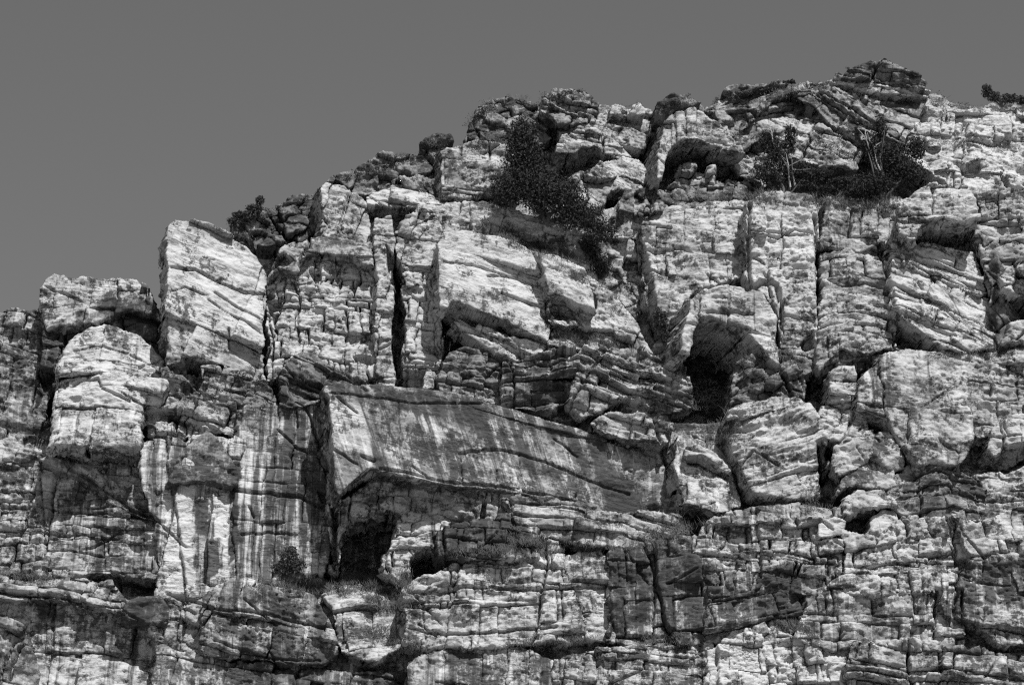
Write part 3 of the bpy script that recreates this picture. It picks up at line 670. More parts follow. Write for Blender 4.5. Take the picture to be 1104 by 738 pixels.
rock('rock_wall', [(690, 262), (694, 240), (730, 230), (770, 224), (806, 222), (808, 300), (776, 306), (752, 318), (738, 344), (726, 372), (712, 350), (700, 320)], y=7.4, gx=.12, th=60, ln=44, br=.05, brk=.2, tone=.08, stain=.15, back=5, off=.12, gro=.3, fc=.2)
rock('rock_band', [(700, 380), (712, 352), (735, 372), (738, 420), (748, 440), (730, 430)], y=7.2, th=16, ln=20, tone=.04, off=.2, back=4)
rock('overhang_block', [(734, 378), (737, 348), (746, 322), (760, 310), (790, 306), (824, 316), (838, 340), (840, 396), (826, 380), (812, 362), (804, 352), (780, 345), (764, 337), (756, 341), (747, 360), (743, 382)], y=3.5, gx=.2, gz=.1, mj=0, dgn=0, fl=.12, chp=.10, th=44, ln=120, ang=4, tone=.10, back=7, off=.1, rag=2, yaw=1.6, r=2.8,
     label='jutting block with a mid grey left side roofing the big dark cave', cat='rock')
rock('rock_tower', [(806, 296), (806, 220), (826, 207), (850, 206), (876, 213), (882, 236), (879, 290), (881, 330), (880, 395), (858, 398), (842, 392), (840, 340), (824, 314)], y=5.6, gx=.12, gz=.1, th=75, ln=80, br=.05, ang=3, tone=.09, back=5, off=.12, gro=.3, fc=.14, rag=1.8,
     label='tall pale block tower directly below the leafless pale stems', cat='rock')
rock('rock_block', [(842, 396), (843, 345), (852, 326), (878, 330), (880, 372), (876, 398), (860, 404)], y=5.0, gx=.12, th=30, ln=60, ang=6, tone=-.03, back=4, off=.1, rag=1.5)
rock('rock_band', [(884, 262), (892, 214), (925, 222), (960, 226), (972, 222), (975, 250), (960, 262), (930, 270), (905, 272)], y=6.8, gx=.12, th=26, ln=26, ang=4, tone=.04, stain=.3, back=5, off=.15, gro=.35)
rock('rock_band', [(882, 330), (884, 272), (930, 262), (958, 262), (966, 300), (968, 372), (940, 380), (905, 380), (882, 400)], y=5.6, gx=.05, gz=.2, th=12, ln=40, ang=0, curv=.05, tone=.05, back=5, off=.15, row=.2, gro=.4, piece='rock_layer')
rock('rock_band', [(884, 404), (884, 380), (905, 366), (935, 360), (968, 372), (970, 385), (940, 388), (925, 404), (905, 398)], y=4.8, gz=-.2, th=8, ln=30, curv=.07, tone=-.06, back=5, off=.15, row=.3, gro=.45, piece='rock_layer')
rock('rock_slab', [(962, 262), (975, 256), (1000, 262), (1050, 272), (1060, 300), (1072, 345), (1078, 374), (1045, 382), (1020, 376), (985, 352), (962, 330), (960, 300)], y=5.3, mj=0, gx=.3, gz=.25, th=18, ln=70, ang=20, tone=.10, stain=.2, slant=30, back=5, off=.1, gro=.3, rag=1.5, yaw=.6, piece='rock_layer',
     label='pale slab of parallel layers dipping to the right under the square overhang', cat='rock')
rock('overhang_block', [(968, 250), (972, 222), (984, 208), (1004, 198), (1040, 198), (1054, 214), (1056, 240), (1040, 240), (1010, 238), (994, 246), (984, 258)], y=4.5, gx=.1, gz=.2, mj=0, dgn=0, th=26, ln=90, ang=-2, tone=.08, back=5, off=.1, row=.1, rag=2, yaw=.2,
     label='pale square overhang throwing a deep shadow on the dipping slab', cat='rock')
rock('rock_band', [(1050, 260), (1056, 200), (1100, 205), (1150, 210), (1150, 300), (1090, 300), (1075, 330), (1064, 300)], y=6.2, gx=-.2, th=22, ln=26, ang=2, tone=.05, back=5, off=.18, gro=.35)
rock('rock_band', [(1056, 250), (1072, 262), (1080, 310), (1090, 360), (1080, 378), (1066, 330)], y=5.4, gx=-.5, th=30, ln=40, ang=60, tone=-.06, back=4)
rock('boulder', [(1075, 300), (1095, 280), (1150, 276), (1150, 318), (1110, 312), (1088, 316)], y=4.4, gz=.1, mode='rubble', th=22, ln=26, tone=.05, r=3.3, back=4, off=.3,
     label='pile of pale blocks above a dark hole at the right edge', cat='rock')
rock('boulder', [(1080, 372), (1086, 350), (1100, 342), (1150, 342), (1150, 372)], y=4.6, mode='one', tone=.05, r=5.0, back=4, label='smooth pale boulder below the dark hole at the right edge', cat='boulder')

# ------------------------------------------------------------------ middle right
rock('rock_band', [(783, 436), (788, 405), (802, 385), (830, 378), (862, 392), (868, 418), (864, 436), (820, 440)], y=4.2, gz=.1, mode='rubble', th=11, ln=16, ang=-20, tone=-.06, off=.3, gro=.4, back=4)
rock('boulder', [(784, 470), (782, 444), (800, 434), (845, 424), (862, 428), (880, 448), (893, 474), (892, 506), (886, 480), (880, 478), (884, 530), (872, 538), (840, 536), (812, 528), (796, 500)], y=2.6, mj=0, gx=.12, gz=.2, th=18, ln=120, ang=-18, curv=-.02, tone=.06, back=5, off=.08, row=.1, gro=.2, br=.16, fc=.22, rag=1.5, r=3.9, piece='rock_layer',
     label='big wedge shaped boulder with fanned layers right of the cave', cat='boulder')
rock('boulder', [(893, 432), (894, 402), (902, 395), (922, 396), (924, 418), (920, 432)], y=3.4, th=12, ln=60, ang=4, tone=.10, r=2.8, rag=1.2, back=3, piece='rock_layer', label='small pale block at the top of the boulder pile', cat='boulder')
rock('boulder', [(879, 452), (884, 436), (905, 430), (922, 432), (938, 458), (936, 470), (910, 474), (890, 470)], y=2.9, gx=.1, gz=.3, mode='rubble', th=24, ln=36, ang=15, tone=.07, r=3.3, rag=1.5, back=3, label='pale sloping boulder second from the top of the boulder pile', cat='boulder')
rock('boulder', [(896, 500), (898, 480), (918, 466), (940, 462), (942, 490), (920, 506), (904, 514)], y=2.3, gx=-.1, gz=.2, mode='one', tone=.06, r=3.3, rag=1.5, back=3, fc=.25, label='pale left hand boulder in the middle of the boulder pile', cat='boulder')
rock('boulder', [(940, 490), (940, 464), (958, 462), (970, 482), (975, 502), (962, 506), (948, 496)], y=2.5, gx=.3, gz=.1, mode='one', tone=.0, r=2.8, rag=1.5, back=3, fc=.25, label='grey right hand boulder in the middle of the boulder pile', cat='boulder')
rock('boulder', [(904, 530), (908, 516), (925, 502), (946, 497), (964, 506), (970, 522), (958, 526), (930, 522), (912, 526)], y=1.9, gx=.1, gz=.5, mode='one', tone=.0, r=3.3, rag=1.5, back=3, fc=.22, label='low arched boulder just above the capstone of the boulder pile', cat='boulder')
rock('boulder', [(910, 550), (911, 536), (924, 527), (950, 526), (966, 534), (970, 546), (950, 543), (930, 546), (916, 552)], y=1.0, gz=.3, mode='one', tone=.08, r=3.3, rag=1.2, back=3, fc=.18, label='pale lens shaped boulder shading a dark gap at the pile foot', cat='boulder')
rock('boulder', [(938, 572), (942, 556), (954, 550), (966, 552), (970, 566), (964, 590), (930, 610), (920, 590)], y=1.4, gz=.3, mode='one', tone=.07, r=3.3, rag=1.5, back=2, fc=.22, label='pale rounded block wedged under the lens shaped boulder', cat='boulder')
rock('rock_buttress', [(926, 436), (925, 404), (948, 385), (975, 377), (1012, 378), (1044, 384), (1048, 420), (1052, 470), (1034, 496), (988, 497), (970, 468), (950, 448)], y=2.6, mj=110, gx=.18, gz=.25, th=60, ln=56, ang=2, br=.05, tone=.03, stain=.3, back=5, off=.12, gro=.25, fc=.22, rag=2, r=5.0,
     label='bulging rock buttress with a dark left flank beside the boulder pile', cat='rock')
rock('rock_band', [(1012, 420), (1014, 378), (1080, 376), (1150, 370), (1150, 470), (1070, 470), (1048, 470), (1040, 440)], y=4.2, gx=.08, th=18, ln=34, ang=3, tone=.03, stain=.3, back=5, off=.15, gro=.35)
rock('boulder', [(1066, 480), (1068, 458), (1085, 446), (1150, 442), (1150, 490), (1108, 486), (1080, 492)], y=3.0, th=24, ln=40, tone=.06, r=3.9, rag=1.5, back=4, label='blocky pale rock with a dark cavity beneath at the right edge', cat='rock')
rock('rock_band', [(1052, 510), (1080, 504), (1150, 500), (1150, 560), (1050, 560)], y=2.8, th=22, ln=40, tone=.05, back=4, off=.15)
rock('rock_fold', [(950, 540), (965, 512), (990, 500), (1020, 498), (1050, 508), (1066, 530), (1060, 560), (980, 560)], y=2.4, gz=.2, th=13, ln=30, curv=.05, warp=7, brk=.4, tone=-.06, back=4, row=.25, gro=.35, br=.2, piece='rock_layer')
rock('rock_slab', [(735, 545), (728, 500), (730, 470), (760, 468), (790, 500), (800, 545), (770, 552)], y=3.2, gx=.2, gz=.35, th=40, ln=60, ang=24, tone=-.01, stain=.5, back=4, rag=2)
rock('boulder', [(737, 492), (738, 482), (750, 478), (766, 484), (784, 500), (790, 510), (770, 502), (752, 494)], y=2.4, gz=.3, mode='one', tone=.07, r=2.8, rag=1, back=2.5, label='pale curved slab boulder casting a black shadow right of the stained slab', cat='boulder')
rock('boulder', [(738, 502), (756, 502), (785, 518), (788, 536), (760, 545), (744, 540)], y=2.7, gx=.15, gz=.35, mode='one', tone=.07, r=3.3, rag=1.5, back=2.5, label='smooth pale rock below the curved slab boulder', cat='boulder')

# ------------------------------------------------------------------ middle left and the stained slab
rock('rock_wall', [(-50, 492), (50, 488), (100, 486), (165, 486), (172, 540), (170, 625), (100, 620), (-50, 625)], y=2.6, gx=.08, th=14, ln=22, ang=1, tone=.02, stain=.4, back=5, off=.12, row=.1, gro=.35)
rock('rock_slab', [(42, 498), (52, 492), (100, 500), (150, 540), (158, 560), (120, 540), (80, 512)], y=2.0, gx=.2, gz=.2, th=16, ln=80, ang=33, tone=-.05, stain=.3, back=2.5, rag=1.5)
rock('rock_wall', [(-50, 478), (40, 470), (60, 482), (160, 478), (190, 470), (196, 500), (170, 510), (120, 505), (40, 500), (-50, 505)], y=3.2, mode='rubble', th=14, ln=22, ang=5, tone=.05, off=.2, back=4)
rock('rock_wall', [(140, 486), (170, 470), (200, 476), (230, 470), (262, 472), (262, 560), (258, 640), (170, 645), (166, 560)], y=2.4, gx=.1, th=70, ln=36, tone=.10, stain=.7, back=5, off=.05, row=.05, gro=.15, fc=.08, br=.05)
rock('rock_wedge', [(178, 522), (188, 498), (205, 476), (225, 461), (240, 476), (252, 500), (256, 522), (247, 527), (222, 520), (200, 524)], y=1.7, gx=.1, gz=.25, mode='one', tone=-.10, stain=.2, back=3.5, rag=1.5, r=3.3, fc=.2,
     label='dark triangular wedge of rock above the white streaked wall', cat='rock')
rock('rock_wall', [(252, 560), (254, 480), (262, 440), (300, 432), (350, 434), (356, 480), (358, 560), (355, 615), (300, 634), (256, 632)], y=2.4, gx=.14, th=56, ln=34, ang=2, tone=.05, stain=.85, chp=.12, back=5, off=.08, gro=.25, fc=.12)
rock('rock_slab', [(352, 470), (352, 430), (372, 424), (440, 424), (500, 428), (545, 438), (620, 456), (690, 478), (704, 492), (722, 528), (738, 556), (700, 552), (640, 540), (600, 533), (545, 526), (480, 524), (430, 517), (402, 512), (380, 528), (366, 545), (360, 510)], y=1.9, gx=.15, gz=.22, th=130, ln=700, ang=9, tone=-.03, stain=.72, slant=17, back=5, off=.04, row=.04, gro=.08, fc=.09, br=.05, rg=.05, chp=.12, rag=1.5, r=1.7, mj=0, fl=.12, yaw=1.4, piece='rock_layer',
     label='vast smooth slab with dark diagonal water stains above the cave', cat='rock')
rock('rock_band', [(352, 545), (368, 540), (384, 528), (404, 514), (440, 518), (500, 524), (560, 528), (570, 560), (520, 580), (470, 570), (440, 552), (400, 552), (378, 562), (366, 590), (364, 612), (356, 612)], y=2.0, gx=.1, gz=-.05, th=13, ln=22, curv=.02, ang=4, tone=.03, stain=.1, back=5, off=.2, row=.2, gro=.4)
rock('boulder', [(411, 616), (412, 600), (424, 582), (432, 560), (450, 552), (482, 556), (502, 568), (492, 588), (476, 596), (462, 590), (446, 596), (440, 606), (441, 622)], y=1.7, th=14, ln=18, warp=6, brk=.5, tone=.09, off=.15, r=1.7, rag=4, back=4, fc=.25,
     label='pale rough knob of rock between the two cave mouths', cat='rock')
rock('rock_band', [(470, 600), (470, 575), (500, 562), (555, 560), (600, 580), (600, 605), (520, 606)], y=.7, gz=.4, th=9, ln=16, ang=3, tone=-.06, stain=.4, back=4, off=.25, row=.2, gro=.45)
rock('rock_band', [(545, 536), (600, 534), (660, 545), (735, 556), (742, 572), (700, 590), (620, 585), (560, 575)], y=1.6, gx=.12, gz=.25, th=11, ln=44, ang=7, curv=.02, tone=.03, stain=.3, back=4, row=.25, off=.12, gro=.35)

# ------------------------------------------------------------------ lower band
rock('rock_ledge', [(-50, 622), (0, 616), (30, 626), (75, 622), (120, 628), (136, 644), (134, 664), (100, 654), (60, 644), (-50, 644)], y=-.2, gz=.5, th=12, ln=60, ang=6, tone=-.02, stain=.3, back=4, row=.2, off=.12, gro=.35)
rock('rock_wall', [(-50, 640), (40, 642), (100, 652), (135, 662), (175, 676), (170, 800), (40, 800), (-50, 690)], y=.9, gx=.08, th=41, ln=45, ang=2, tone=.05, stain=.6, back=4, off=.15, gro=.35)
rock('rock_slab', [(-50, 662), (0, 664), (30, 682), (42, 705), (42, 800), (-50, 800)], y=.1, gx=.2, th=22, ln=70, ang=18, tone=-.06, stain=.3, back=3, row=.3, gro=.4)
rock('boulder', [(134, 664), (136, 646), (150, 640), (172, 642), (181, 656), (179, 672), (158, 672)], y=-.4, gz=-.1, mode='one', tone=-.12, r=3.9, rag=1.5, back=3, fc=.25, label='dark bulging block in the ledge at the lower left', cat='rock')
rock('rock_band', [(160, 660), (180, 640), (215, 632), (240, 640), (240, 700), (200, 705), (160, 690)], y=.4, mode='rubble', th=18, ln=24, tone=.02, stain=.2, off=.2, back=4)
rock('rock_slab', [(214, 700), (218, 640), (232, 626), (262, 626), (300, 630), (338, 640), (356, 668), (366, 700), (350, 716), (300, 714), (250, 706)], y=-.4, gx=.18, gz=.2, th=20, ln=60, ang=12, tone=.0, stain=.85, back=4, row=.25, off=.1, gro=.35, rag=2, piece='rock_layer',
     label='streaked layered slab with dark drips at the lower left', cat='rock')
rock('rock_ledge', [(160, 800), (165, 690), (215, 700), (250, 708), (300, 716), (352, 718), (420, 726), (440, 740), (440, 800)], y=-.9, gz=.4, th=22, ln=44, ang=8, tone=-.07, stain=.4, back=4, row=.2, off=.15, gro=.3)
rock('rock_wall', [(345, 640), (370, 632), (400, 640), (440, 658), (442, 700), (400, 715), (368, 700), (358, 668)], y=1.0, gx=.1, gz=.4, th=17, ln=33, ang=-8, tone=.08, back=4, off=.15, gro=.35)
rock('rock_wall', [(436, 690), (437, 640), (446, 622), (480, 608), (530, 600), (600, 596), (650, 590), (664, 610), (664, 692), (560, 694), (480, 700)], y=-.1, gx=.10, gz=.12, th=17, ln=27, ang=-2, tone=.08, stain=.3, back=5, off=.12, row=.12, gro=.35)
rock('rock_wall', [(655, 690), (658, 592), (700, 580), (750, 574), (775, 590), (770, 690), (720, 696)], y=.4, gx=.1, th=19, ln=36, ang=-2, tone=-.06, stain=.7, back=5, off=.14, row=.12, gro=.35)
rock('rock_wall', [(746, 600), (752, 570), (790, 548), (840, 540), (905, 548), (912, 570), (905, 640), (850, 640), (780, 640)], y=.8, gx=.06, th=12, ln=18, ang=4, tone=.02, stain=.45, off=.2, row=.15, gro=.45, warp=5, brk=.3, back=4)
rock('boulder', [(883, 580), (884, 562), (900, 556), (912, 562), (912, 576)], y=.1, mode='one', tone=.11, r=2.2, rag=1, back=2, label='upper of two small pale blocks stacked beside the pile foot', cat='boulder')
rock('boulder', [(884, 594), (883, 581), (912, 579), (910, 592)], y=.1, mode='one', tone=.10, r=2.2, rag=1, back=2, label='lower of two small pale blocks stacked beside the pile foot', cat='boulder')
rock('rock_wall', [(905, 640), (912, 572), (950, 580), (975, 556), (1030, 552), (1050, 560), (1100, 545), (1150, 540), (1150, 640), (1000, 640)], y=.5, gx=.05, th=16, ln=20, ang=-6, tone=.06, stain=.35, off=.25, row=.1, gro=.5, warp=6, brk=.3, back=4)
rock('rock_wall', [(760, 690), (764, 630), (820, 622), (890, 622), (890, 650), (850, 690), (800, 700)], y=.2, gx=.1, th=13, ln=51, ang=-14, tone=-.06, stain=.5, back=4, row=.25, off=.12, gro=.4)
rock('rock_wall', [(850, 690), (880, 640), (905, 622), (950, 618), (1018, 616), (1020, 662), (1040, 672), (1040, 700), (900, 700)], y=.1, gx=.05, gz=.15, th=18, ln=27, ang=1, tone=.05, stain=.4, back=4, off=.18, gro=.4)
rock('rock_wall', [(1016, 616), (1060, 606), (1100, 596), (1150, 590), (1150, 690), (1080, 690), (1040, 668), (1020, 664)], y=.0, gx=.05, gz=.2, th=26, ln=45, ang=8, tone=.02, stain=.55, back=4, off=.15, gro=.35, fc=.2)
rock('rock_wall', [(758, 800), (764, 700), (790, 682), (830, 676), (880, 690), (918, 688), (922, 740), (916, 800)], y=-.6, gx=.06, th=20, ln=18, tone=.10, off=.15, row=.08, gro=.4, warp=4, brk=.2, back=4, stain=.1)
rock('rock_slab', [(912, 710), (918, 694), (960, 688), (1020, 692), (1090, 704), (1150, 712), (1150, 800), (912, 800)], y=-.8, gx=.05, gz=.2, th=13, ln=26, ang=6, tone=.03, stain=.4, back=4, row=.25, off=.12, gro=.4)
rock('rock_wall', [(596, 800), (600, 710), (640, 694), (700, 696), (770, 690), (770, 800)], y=-.6, gx=.05, th=14, ln=22, ang=4, tone=.03, off=.18, row=.12, gro=.4, stain=.45, warp=5, brk=.2, back=4)
rock('rock_slab', [(436, 800), (440, 714), (452, 702), (500, 696), (560, 698), (606, 712), (604, 800)], y=-.9, gx=.08, gz=.3, th=30, ln=70, ang=4, tone=-.02, stain=.55, back=4, off=.06, gro=.2)
# ------------------------------------------------------------------ ground below the frame
gv, gq = [], []
prof = [(-3000, 0), (-200, 0), (20, 0), (80, 6), (140, 24), (176, 38), (186, 43)]
xsg = [-3000, -400, -120, -80, -40, 0, 40, 80, 120, 400, 3000]
for (yy, zz) in prof:
    for k, xx in enumerate(xsg): gv.append((xx, yy, zz+(0 if yy < 60 else 1.2*math.sin(xx*.13+yy*.3))))
nx = len(xsg)
for j in range(len(prof)-1):
    for k in range(nx-1): gq.append((j*nx+k, j*nx+k+1, (j+1)*nx+k+1, (j+1)*nx+k))
g = link('ground', mesh_from('ground', np.array(gv), np.array(gq), None, SOIL)); g['kind'] = 'structure'

# ------------------------------------------------------------------ plants
def leaf_quads(C, size, rng, up=0.0):
    """a small pointed leaf or spray at each centre"""
    n = len(C); a = rng.randn(n, 3); a[:, 2] += up; a /= np.linalg.norm(a, axis=1)[:, None]
    b = np.cross(a, rng.randn(n, 3)); b /= np.linalg.norm(b, axis=1)[:, None]
    L = size*(.6+.9*rng.rand(n))[:, None]; w = L*.42
    V = np.stack([C-a*L*.5, C+b*w*.5, C+a*L*.5, C-b*w*.5], 1).reshape(-1, 3)
    return V, np.arange(4*n).reshape(n, 4)
def tube(P, R, k=6):
    V, Q = [], []
    P = np.asarray(P, float)
    for i, p in enumerate(P):
        t = P[min(i+1, len(P)-1)]-P[max(i-1, 0)]; t = t/np.linalg.norm(t)
        s_ = np.cross(t, (0.3, 1, .1)); s_ /= np.linalg.norm(s_); q = np.cross(t, s_)
        for j in range(k):
            an = 2*math.pi*j/k; V.append(p+R[i]*(math.cos(an)*s_+math.sin(an)*q))
    for i in range(len(P)-1):
        for j in range(k): Q.append((i*k+j, i*k+(j+1) % k, (i+1)*k+(j+1) % k, (i+1)*k+j))
    return np.array(V), np.array(Q)
def join(parts):
    V, Q, n = [], [], 0
    for v, q in parts: V.append(v); Q.append(q+n); n += len(v)
    return np.concatenate(V), np.concatenate(Q)
def plant(name, base, lobes, n, size, label, cat, group=None, mat=LEAF, seed=1, stems=4, trunk=.12, bark=BARK, up=.3):
    """lobes: (dx, dy, dz, rx, ry, rz) ellipsoids of foliage in metres from the base"""
    rng = np.random.RandomState(seed)
    root = link(name, None, None, Vector(base)); tag(root, label, cat, group)
    vol = np.array([l[3]*l[5] for l in lobes]); pr = vol/vol.sum()
    pick = rng.choice(len(lobes), n, p=pr); Lb = np.array(lobes, float)[pick]
    # leaves gather in clumps around twig ends
    nc = max(8, n//34); cd = rng.randn(nc, 3); cd /= np.linalg.norm(cd, axis=1)[:, None]; cr = rng.rand(nc, 1)**.42
    cl = cd*cr; ci = rng.randint(0, nc, n)
    off = cl[ci]+rng.randn(n, 3)*.11
    C = Lb[:, :3]+off*Lb[:, 3:]
    V, Q = leaf_quads(C, size, rng, up)
    me = mesh_from('crown', V, Q, None, mat); o = link('crown', me, root, Vector(base))
    parts = []
    for k in range(stems):
        l = lobes[k % len(lobes)]; e = np.array([l[0], l[1], l[2]])+rng.randn(3)*np.array([l[3], l[4], l[5]])*.4
        P = [np.array([rng.randn()*.05, 0, -.3])]
        for t in (.25, .5, .75, 1): P.append(e*t+rng.randn(3)*.10*np.linalg.norm(e)*t*(1-t)*2)
        R = [trunk*q for q in (1, .8, .55, .35, .12)]
        parts.append(tube(P, R))
    V, Q = join(parts); me = mesh_from('trunk', V, Q, None, bark); link('trunk', me, root, Vector(base))
    return root
def lobes_px(base, y0, L):
    """lobes given as (u, v, ru, rv, dy) in the frame, carried to metres"""
    out = []
    for (u, v, ru, rv, dy) in L:
        c = at(u, v, y0+dy); out.append((c[0]-base[0], c[1]-base[1], c[2]-base[2], ru*PXM, max(ru, rv)*PXM*.6, rv*PXM*1.06))
    return out
def place(name, u, v, L, n, size, label, cat, group=None, dy=-.4, **kw):
    p = hit(u, v); yf = kw.pop('yfix', None); ledge = kw.pop('ledge', None)
    if ledge: p = at(u, ledge[0], ledge[1]); p[1] = YREF+yf     # rooted on the flat top of the wall below
    elif p is None or yf is not None: p = at(u, v, yf)
    y0 = p[1]-YREF
    return plant(name, p, lobes_px(p, y0, [l if len(l) == 5 else (*l, dy) for l in L]), n, size, label, cat, group, **kw)
place('leafy_tree', 590, 238, [(563, 150, 20, 26), (566, 175, 26, 26), (575, 200, 36, 24), (600, 215, 38, 22), (625, 232, 30, 16), (548, 205, 22, 18), (648, 250, 20, 12)], 23400, 0.20,       'tall dark bushy tree growing in the gully left of the angular boulder', 'tree', seed=3, dy=-1.2, stems=9, trunk=.2)
place('leafy_tree', 845, 200, [(828, 152, 12, 14), (838, 165, 16, 18), (830, 188, 24, 14), (862, 185, 20, 14), (852, 148, 8, 16), (870, 200, 16, 8)], 8000, 0.19,       'dark bushy tree with a pale dead stem left of the twin stems', 'tree', seed=4, dy=-.2, yfix=12, ledge=(211, 10.5), stems=8, trunk=.14)
place('thicket', 900, 205, [(878, 190, 12, 10), (905, 198, 14, 8), (888, 206, 16, 6), (922, 208, 12, 6)], 6500, 0.18, 'low dark thicket between the two bushy trees on the upper ledge', 'bush', seed=5, dy=-.2, yfix=12, ledge=(211, 10.5), stems=8, trunk=.1)
place('leafy_tree', 955, 205, [(950, 138, 8, 16), (940, 160, 12, 20), (962, 170, 22, 18), (975, 184, 26, 14), (945, 198, 32, 12), (988, 160, 12, 14), (930, 206, 20, 8)], 13000, 0.19,       'largest dark bushy tree on the upper right ledge with bare tips', 'tree', seed=6, dy=-.2, yfix=12, ledge=(211, 10.5), stems=10, trunk=.16)
place('shrub', 272, 240, [(262, 232, 13, 5), (274, 225, 9, 6), (280, 216, 5, 6), (252, 238, 8, 4)], 3900, 0.15, 'dark windblown shrub on the skyline right of the tall pillar', 'shrub', mat=BUSH, seed=7, yfix=9, stems=6, trunk=.06)
place('shrub', 1080, 112, [(1064, 98, 7, 9), (1072, 104, 9, 7), (1088, 106, 10, 6), (1102, 108, 10, 6)], 4160, 0.15, 'dark shrub on the skyline at the far right', 'shrub', mat=BUSH, seed=8, yfix=16, stems=7, trunk=.06)
place('shrub', 638, 290, [(640, 268, 9, 14), (648, 288, 9, 12), (632, 262, 10, 8)], 3900, 0.16, 'dark narrow shrub hanging in the gully above the thick slab', 'shrub', seed=9, stems=5, trunk=.06)
place('shrub', 313, 618, [(312, 602, 10, 14), (306, 612, 12, 8), (320, 610, 10, 8)], 3380, 0.15, 'small leafy shrub at the foot of the streaked wall', 'shrub', mat=BUSH, seed=10, stems=6, trunk=.05)
place('shrub', 712, 345, [(712, 345, 8, 14), (722, 358, 9, 10)], 2600, 0.15, 'thin dark shrub in the cleft left of the big cave', 'shrub', mat=BUSH, seed=12, stems=5, trunk=.05)
# bare bleached stems
def dead(u0, v0, u1, v1, label, seed, twigs=4):
    rng = np.random.RandomState(seed); p = hit(u0, v0)
    y = 11.2
    a, b = at(u0, v0, y+.6), at(u1, v1, y); parts = [tube([a+(b-a)*t+rng.randn(3)*.05 for t in (0, .3, .6, 1)], (.08, .065, .045, .015))]
    root = link('dead_tree', None, None, Vector(a)); tag(root, label, 'dead tree', 'bleached stems on the upper ledge')
    v, q = parts[0]; link('trunk', mesh_from('trunk', v-a, q, None, DEAD), root, Vector(a))
    for k in range(twigs):
        t = rng.uniform(.35, .9); c = a+(b-a)*t; d = (b-a)*rng.uniform(.12, .3)+rng.randn(3)*np.array([.5, .3, .2])
        v, q = tube([c, c+d*.5+rng.randn(3)*.06, c+d], (.04, .03, .012), 5); link('branch', mesh_from('branch', v-a, q, None, DEAD), root, Vector(a))
dead(838, 166, 828, 130, 'leaning bleached bare stem at the left of the upper ledge', 21)
dead(852, 203, 848, 166, 'upright bleached bare stem in front of the left bushy tree', 22)
dead(857, 200, 853, 172, 'short bleached bare stem beside the upright one', 25, 2)
dead(944, 182, 931, 140, 'long bleached bare stem leaning left in the right bushy tree', 23)
dead(948, 184, 939, 148, 'second bleached bare stem close beside the long leaning one', 24, 3)
# ledge grass and low ground cover, which nobody could count
GR = [((250, 248), (268, 256), 60, 5), ((425, 168), (480, 152), 90, 5), ((540, 250), (640, 290), 300, 9), ((600, 285), (690, 345), 120, 6), ((600, 358), (680, 376), 240, 8),
      ((800, 210), (835, 214), 120, 8), ((870, 214), (960, 220), 340, 9), ((700, 212), (800, 214), 200, 6), ((480, 205), (540, 222), 60, 5),
      ((745, 436), (790, 452), 160, 9), ((770, 462), (795, 475), 60, 7), ((545, 580), (600, 590), 200, 8), ((700, 585), (760, 560), 300, 9), ((600, 592), (680, 590), 160, 6),
      ((300, 630), (375, 634), 300, 8), ((375, 622), (440, 630), 420, 10), ((395, 645), (436, 655), 240, 9), ((480, 598), (560, 592), 160, 6), ((395, 680), (450, 694), 200, 8),
      ((0, 618), (60, 622), 140, 6), ((870, 540), (905, 546), 120, 7), ((1010, 385), (1080, 376), 140, 6), ((690, 690), (750, 690), 140, 6), ((1000, 110), (1060, 118), 160, 5), ((990, 150), (1100, 160), 200, 5),
      ((960, 255), (1000, 290), 80, 6), ((640, 100), (700, 118), 60, 4), ((760, 108), (890, 92), 160, 4), ((520, 110), (600, 104), 120, 4), ((800, 385), (860, 380), 80, 6), ((840, 672), (880, 680), 120, 7), ((560, 690), (640, 690), 120, 6), ((270, 632), (300, 630), 60, 6), ((735, 490), (800, 548), 60, 5)]
rng = np.random.RandomState(99)
V = []
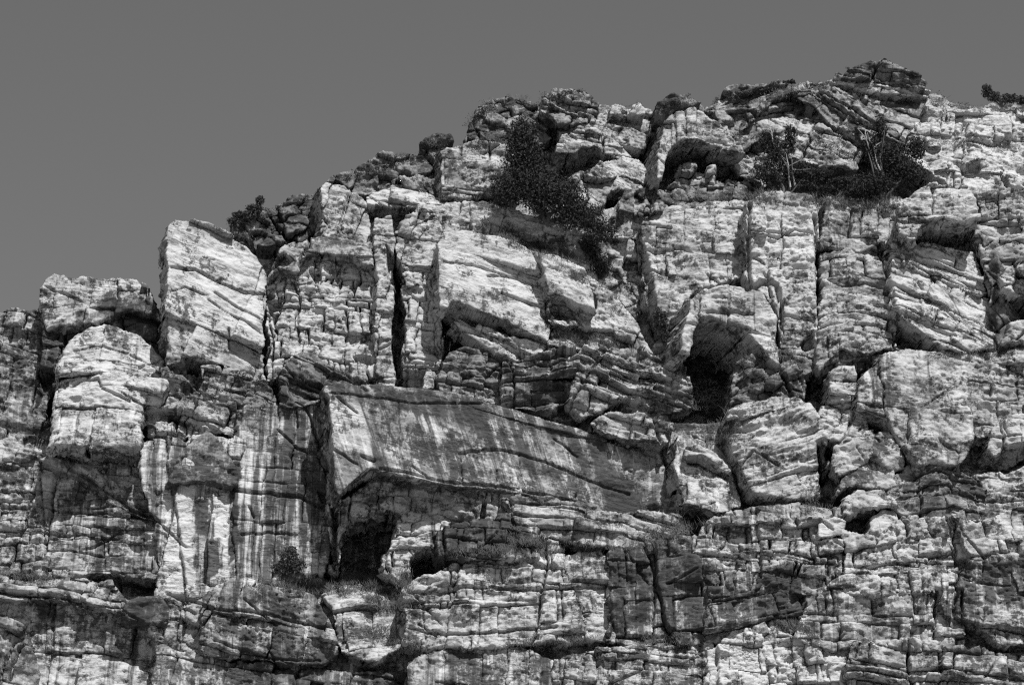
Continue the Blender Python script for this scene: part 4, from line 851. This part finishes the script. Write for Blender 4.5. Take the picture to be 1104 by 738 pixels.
for (p0, p1, n, hp) in GR:
    for k in range(n//4):
        t = rng.rand(); u = p0[0]+(p1[0]-p0[0])*t+rng.randn()*3; v = p0[1]+(p1[1]-p0[1])*t+rng.randn()*hp*.55
        p = hit(u, v)
        if p is None: continue
        for b_ in range(rng.randint(6, 26)):
            c = p+rng.randn(3)*np.array([.22, .12, .06])+np.array([0, -.04, -.05]); hh = hp*PXM*rng.uniform(.2, .75)
            tip = c+np.array([rng.randn()*.7*hh, -abs(rng.randn())*.25*hh, hh]); md = (c+tip)/2+np.array([0, 0, .12*hh]); w = np.array([.013, .01, 0])
            V += [c-w, c+w, md+w*.7, md-w*.7, md-w*.7, md+w*.7, tip+w*.15, tip-w*.15]
V = np.array(V); tag(link('grass', mesh_from('grass', V, np.arange(len(V)).reshape(-1, 4), None, GRASS)), 'dry grass tufts growing along the rock ledges', 'grass', kind='stuff')

# low dark scrub matted over the crest and in the clefts
SCRUB = [((455, 155), (486, 150), 12, 2.6), ((500, 132), (548, 108), 60, 4.0), ((560, 110), (582, 114), 18, 3), ((585, 104), (632, 97), 40, 3), ((506, 158), (560, 140), 40, 4), ((706, 118), (752, 103), 40, 3.2), ((768, 108), (838, 92), 60, 3),
         ((840, 94), (900, 88), 30, 3), ((912, 72), (965, 64), 14, 2.2), ((975, 76), (1003, 90), 20, 2.6), ((1005, 98), (1040, 108), 24, 3), ((250, 245), (345, 205), 45, 3), ((375, 190), (445, 168), 60, 3), ((800, 140), (840, 160), 40, 5), ((880, 150), (930, 170), 40, 4),
         ((690, 268), (706, 352), 70, 4), ((540, 244), (625, 280), 90, 4), ((640, 262), (690, 330), 60, 4.5), ((255, 400), (292, 415), 24, 3), ((470, 590), (540, 596), 50, 3), ((575, 582), (640, 588), 40, 3.5), ((745, 440), (792, 455), 36, 4), ((380, 628), (436, 640), 80, 4), ((300, 628), (370, 632), 50, 3.5), ((1000, 380), (1090, 378), 30, 3), ((880, 218), (970, 222), 60, 4)]
rng = np.random.RandomState(5)
C = []
for (p0, p1, n, rad) in SCRUB:
    for k in range(n*2//3):
        t = rng.rand(); u = p0[0]+(p1[0]-p0[0])*t+rng.randn()*2.5; v = p0[1]+(p1[1]-p0[1])*t+rng.randn()*2.5+2
        p = hit(u, v)
        if p is None: continue
        m_ = rng.randint(14, 46); C.append(p+np.array([0, -.12, 0])+rng.randn(m_, 3)*rad*PXM*np.array([.8, .5, .38])*rng.uniform(.5, 1.2))
C = np.concatenate(C); V, Q = leaf_quads(C, .10, rng, .6)
tag(link('ground_cover', mesh_from('ground_cover', V, Q, None, LEAF)), 'low dark scrub matted over the crest and clefts', 'scrub', kind='stuff')
print('STAT', STAT)
